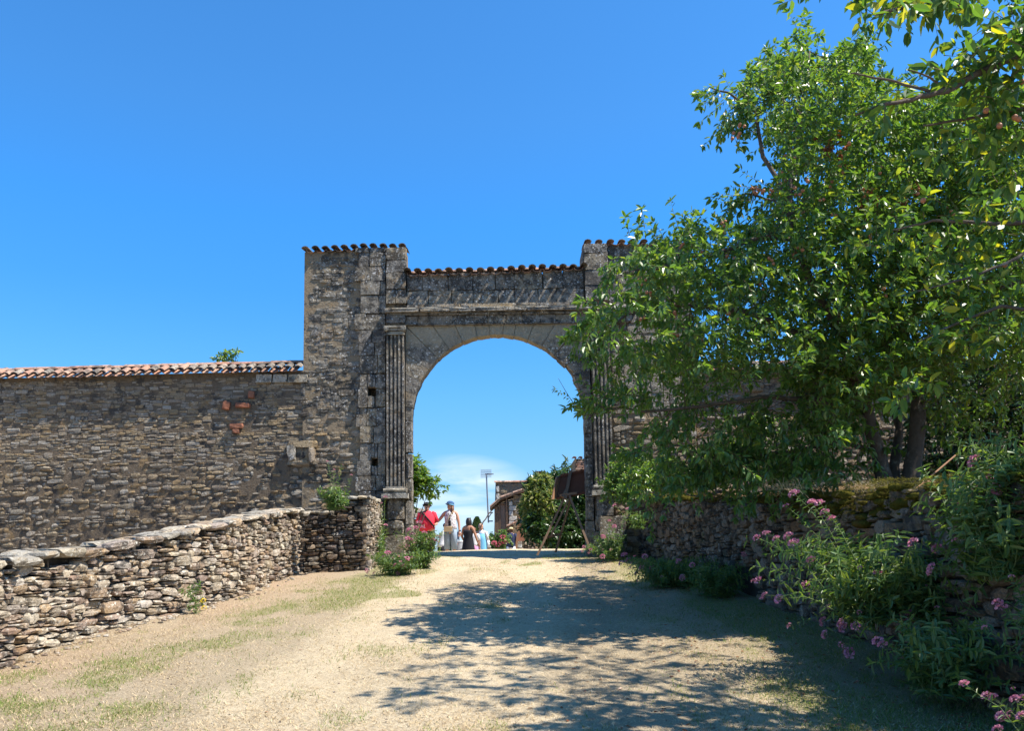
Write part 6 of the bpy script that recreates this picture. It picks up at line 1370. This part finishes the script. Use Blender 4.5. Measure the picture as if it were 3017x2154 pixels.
valerian('large valerian sprawling out from the retaining wall, with long stems reaching left', (3.0, 6.5, gz(3, 6.5) + .45), tipsP([(2340, 1455), (2315, 1490), (2392, 1483), (2415, 1482), (2430, 1510), (2450, 1528), (2262, 1572), (2286, 1588), (2230, 1585), (2338, 1600), (2325, 1580), (2233, 1710), (2252, 1755), (2294, 1765), (2372, 1725), (2395, 1745), (2390, 1650), (2440, 1668), (2500, 1702), (2533, 1673), (2585, 1688), (2608, 1655), (2424, 1832), (2445, 1785), (2480, 1830), (2478, 1850), (2520, 1845), (2532, 1805), (2590, 1820), (2430, 1870), (2486, 1905), (2503, 1925), (2666, 1815), (2325, 1845), (2715, 1720)], 6.5, .35), 130, (1.15, .9, .7), 49, leafL=.085, hs=1.05)
valerian('bushy valerian at the right edge, draped down the wall face', (3.25, 5.4, 1.35), tipsP([(2812, 1592), (2760, 1617), (2825, 1560), (2740, 1685), (2862, 1680), (2690, 1600), (2890, 1590), (2900, 1530), (2830, 1505), (2968, 1560), (2980, 1610), (2820, 1912)], 5.7, .25), 120, (.6, .7, .8), 50, leafL=.085)
valerian('pink valerian flowering on top of the wall at the right edge', (3.3, 5.3, 2.0), tipsP([(2870, 1358), (2930, 1398), (2950, 1425), (2990, 1415), (2838, 1455), (2850, 1470), (2828, 1475), (2875, 1455), (2935, 1440), (3010, 1400), (2970, 1430), (2920, 1480), (2837, 1500), (3000, 1440), (2915, 1415)], 5.5, .15), 40, (.4, .35, .3), 51, hs=1.2)
valerian('big pink valerian heads in the bottom right corner', (2.95, 4.2, gz(2.9, 4.2)), tipsP([(2840, 2015), (2925, 2055), (2905, 2050), (2990, 2060), (2950, 2110), (2975, 2100), (3010, 2060), (2985, 2030), (3010, 2110), (2940, 2150)], 4.35, .1), 40, (.4, .4, .4), 52, hs=.72)
valerian('dark leafy growth over the foot of the retaining wall, lower right', (2.95, 5.7, gz(2.95, 5.7) + .1), tipsP([(2600, 1900), (2700, 1850), (2760, 1790)], 5.7, .2), 70, (.6, .8, .6), 53, leafL=.08)
valerian('leafy valerian pressed against the near end of the retaining wall, lower right corner', (3.3, 4.9, gz(3.3, 4.9) + .35), tipsP([(2950, 1790), (2900, 1850), (2980, 1700)], 4.9, .1), 90, (.35, .5, .7), 54, leafL=.08, hs=.8)
# weed with yellow flowers against the low wall, dry stalks beside it
wb = Vector(G0(575, 1810)); wd = empty('sow_thistle', wb, 'green weed with two yellow flowers at the foot of the low wall', 'weed'); rs = np.random.RandomState(12)
S_ = [tuple(wb + Vector((rs.uniform(-.04, .04), 0, rs.uniform(0, .28)))) for _ in range(16)]; (a, b, c, d, e), tw_ = shoots(S_, [(rs.randn() * .5, rs.randn() * .4, 1) for _ in S_], [.14] * 16, 60, .06, .016, rs); attach('leaves', leaf_mesh('leaves', a, b, c, d, e, M['leaf_herb'], wb, rs=rs), wd, 'stuff'); attach('stems', twig_mesh('stems', tw_ + [np.array([wb, wb + Vector((0, 0, .2)), wb + Vector((.0, .0, .42))])], .003, M['stem'], wb), wd, 'stuff')
YD = dome('flower', M['yellow'], .03, 40, rs)
for px, py in ((599, 1770), (601, 1792)): o = attach('flower', YD, wd); o.location = P(px, py, wb.y - .05) - wb; o.rotation_euler = (R(40), 0, 0)
def dry_tuft(label, spots, n, L, name='dry_stalks'):
    V = []; rn = []
    for s_ in spots: tuft_blades(V, rn, s_, n, L, .12, .3, .0014)
    k = np.arange(len(V) // 5)[:, None] * 5; o = link(name, np_mesh(name, np.array([tuple(v) for v in V]), np.concatenate([k + np.array([[0, 1, 2]]), k + np.array([[0, 2, 3]]), k + np.array([[3, 2, 4]])]), M['dry_grass'], False, {'rnd': rn}), None, None, 'stuff'); props(o, label, 'dry grass')
dry_tuft('dry straw stalks and fallen stems along the foot of the low wall', [tuple(LW_BASE[1].lerp(LW_BASE[5], t) + Vector((.05, 0, 0))) for t in np.linspace(.02, .98, 60)] + [tuple(hit(px, py)) for px, py in ((560, 1830), (600, 1832), (300, 1900), (420, 1850), (350, 1870), (530, 1822), (640, 1790), (690, 1770))], 12, .14)
dry_tuft('dead brown stalks lying on the terrace behind the wall top', [tuple(P(random.uniform(2250, 3017), random.uniform(1425, 1445), random.uniform(7.5, 9))) for _ in range(60)], 14, .22)
# bamboo cane propped on the terrace, thin garden wires
cn_ = empty('garden_cane', P(2650, 1462, 7.6), 'pale garden cane propped slantwise on the terrace by the plum trunk', 'cane'); mb = MB(); mb.tube([P(2700, 1440, 7.6), P(2815, 1342, 7.8)], .008, 6); mb.build('shaft', M['rust_edge'], cn_)
# twigs of dead brambles hanging on the shaded wall
bb = empty('bramble', P(2110, 1480, 10.9), 'bare brown bramble twigs hanging down the middle of the retaining wall', 'bramble'); T = []
rr_ = random.Random(2)
for _ in range(40):
    a = P(rr_.uniform(2060, 2140), rr_.uniform(1450, 1500), 10.9 + rr_.uniform(-.1, .1)); e_ = a + Vector((rr_.uniform(-.3, .3) - .05, rr_.uniform(-.2, .2), -rr_.uniform(.2, .6))); T.append(np.array([a, a.lerp(e_, .3) + Vector((rr_.uniform(-.1, .0), 0, .08)), a.lerp(e_, .7) + Vector((rr_.uniform(-.08, .08), 0, 0)), e_]))
attach('stems', twig_mesh('stems', T, .004, M['twig'], bb.location), bb, 'stuff')
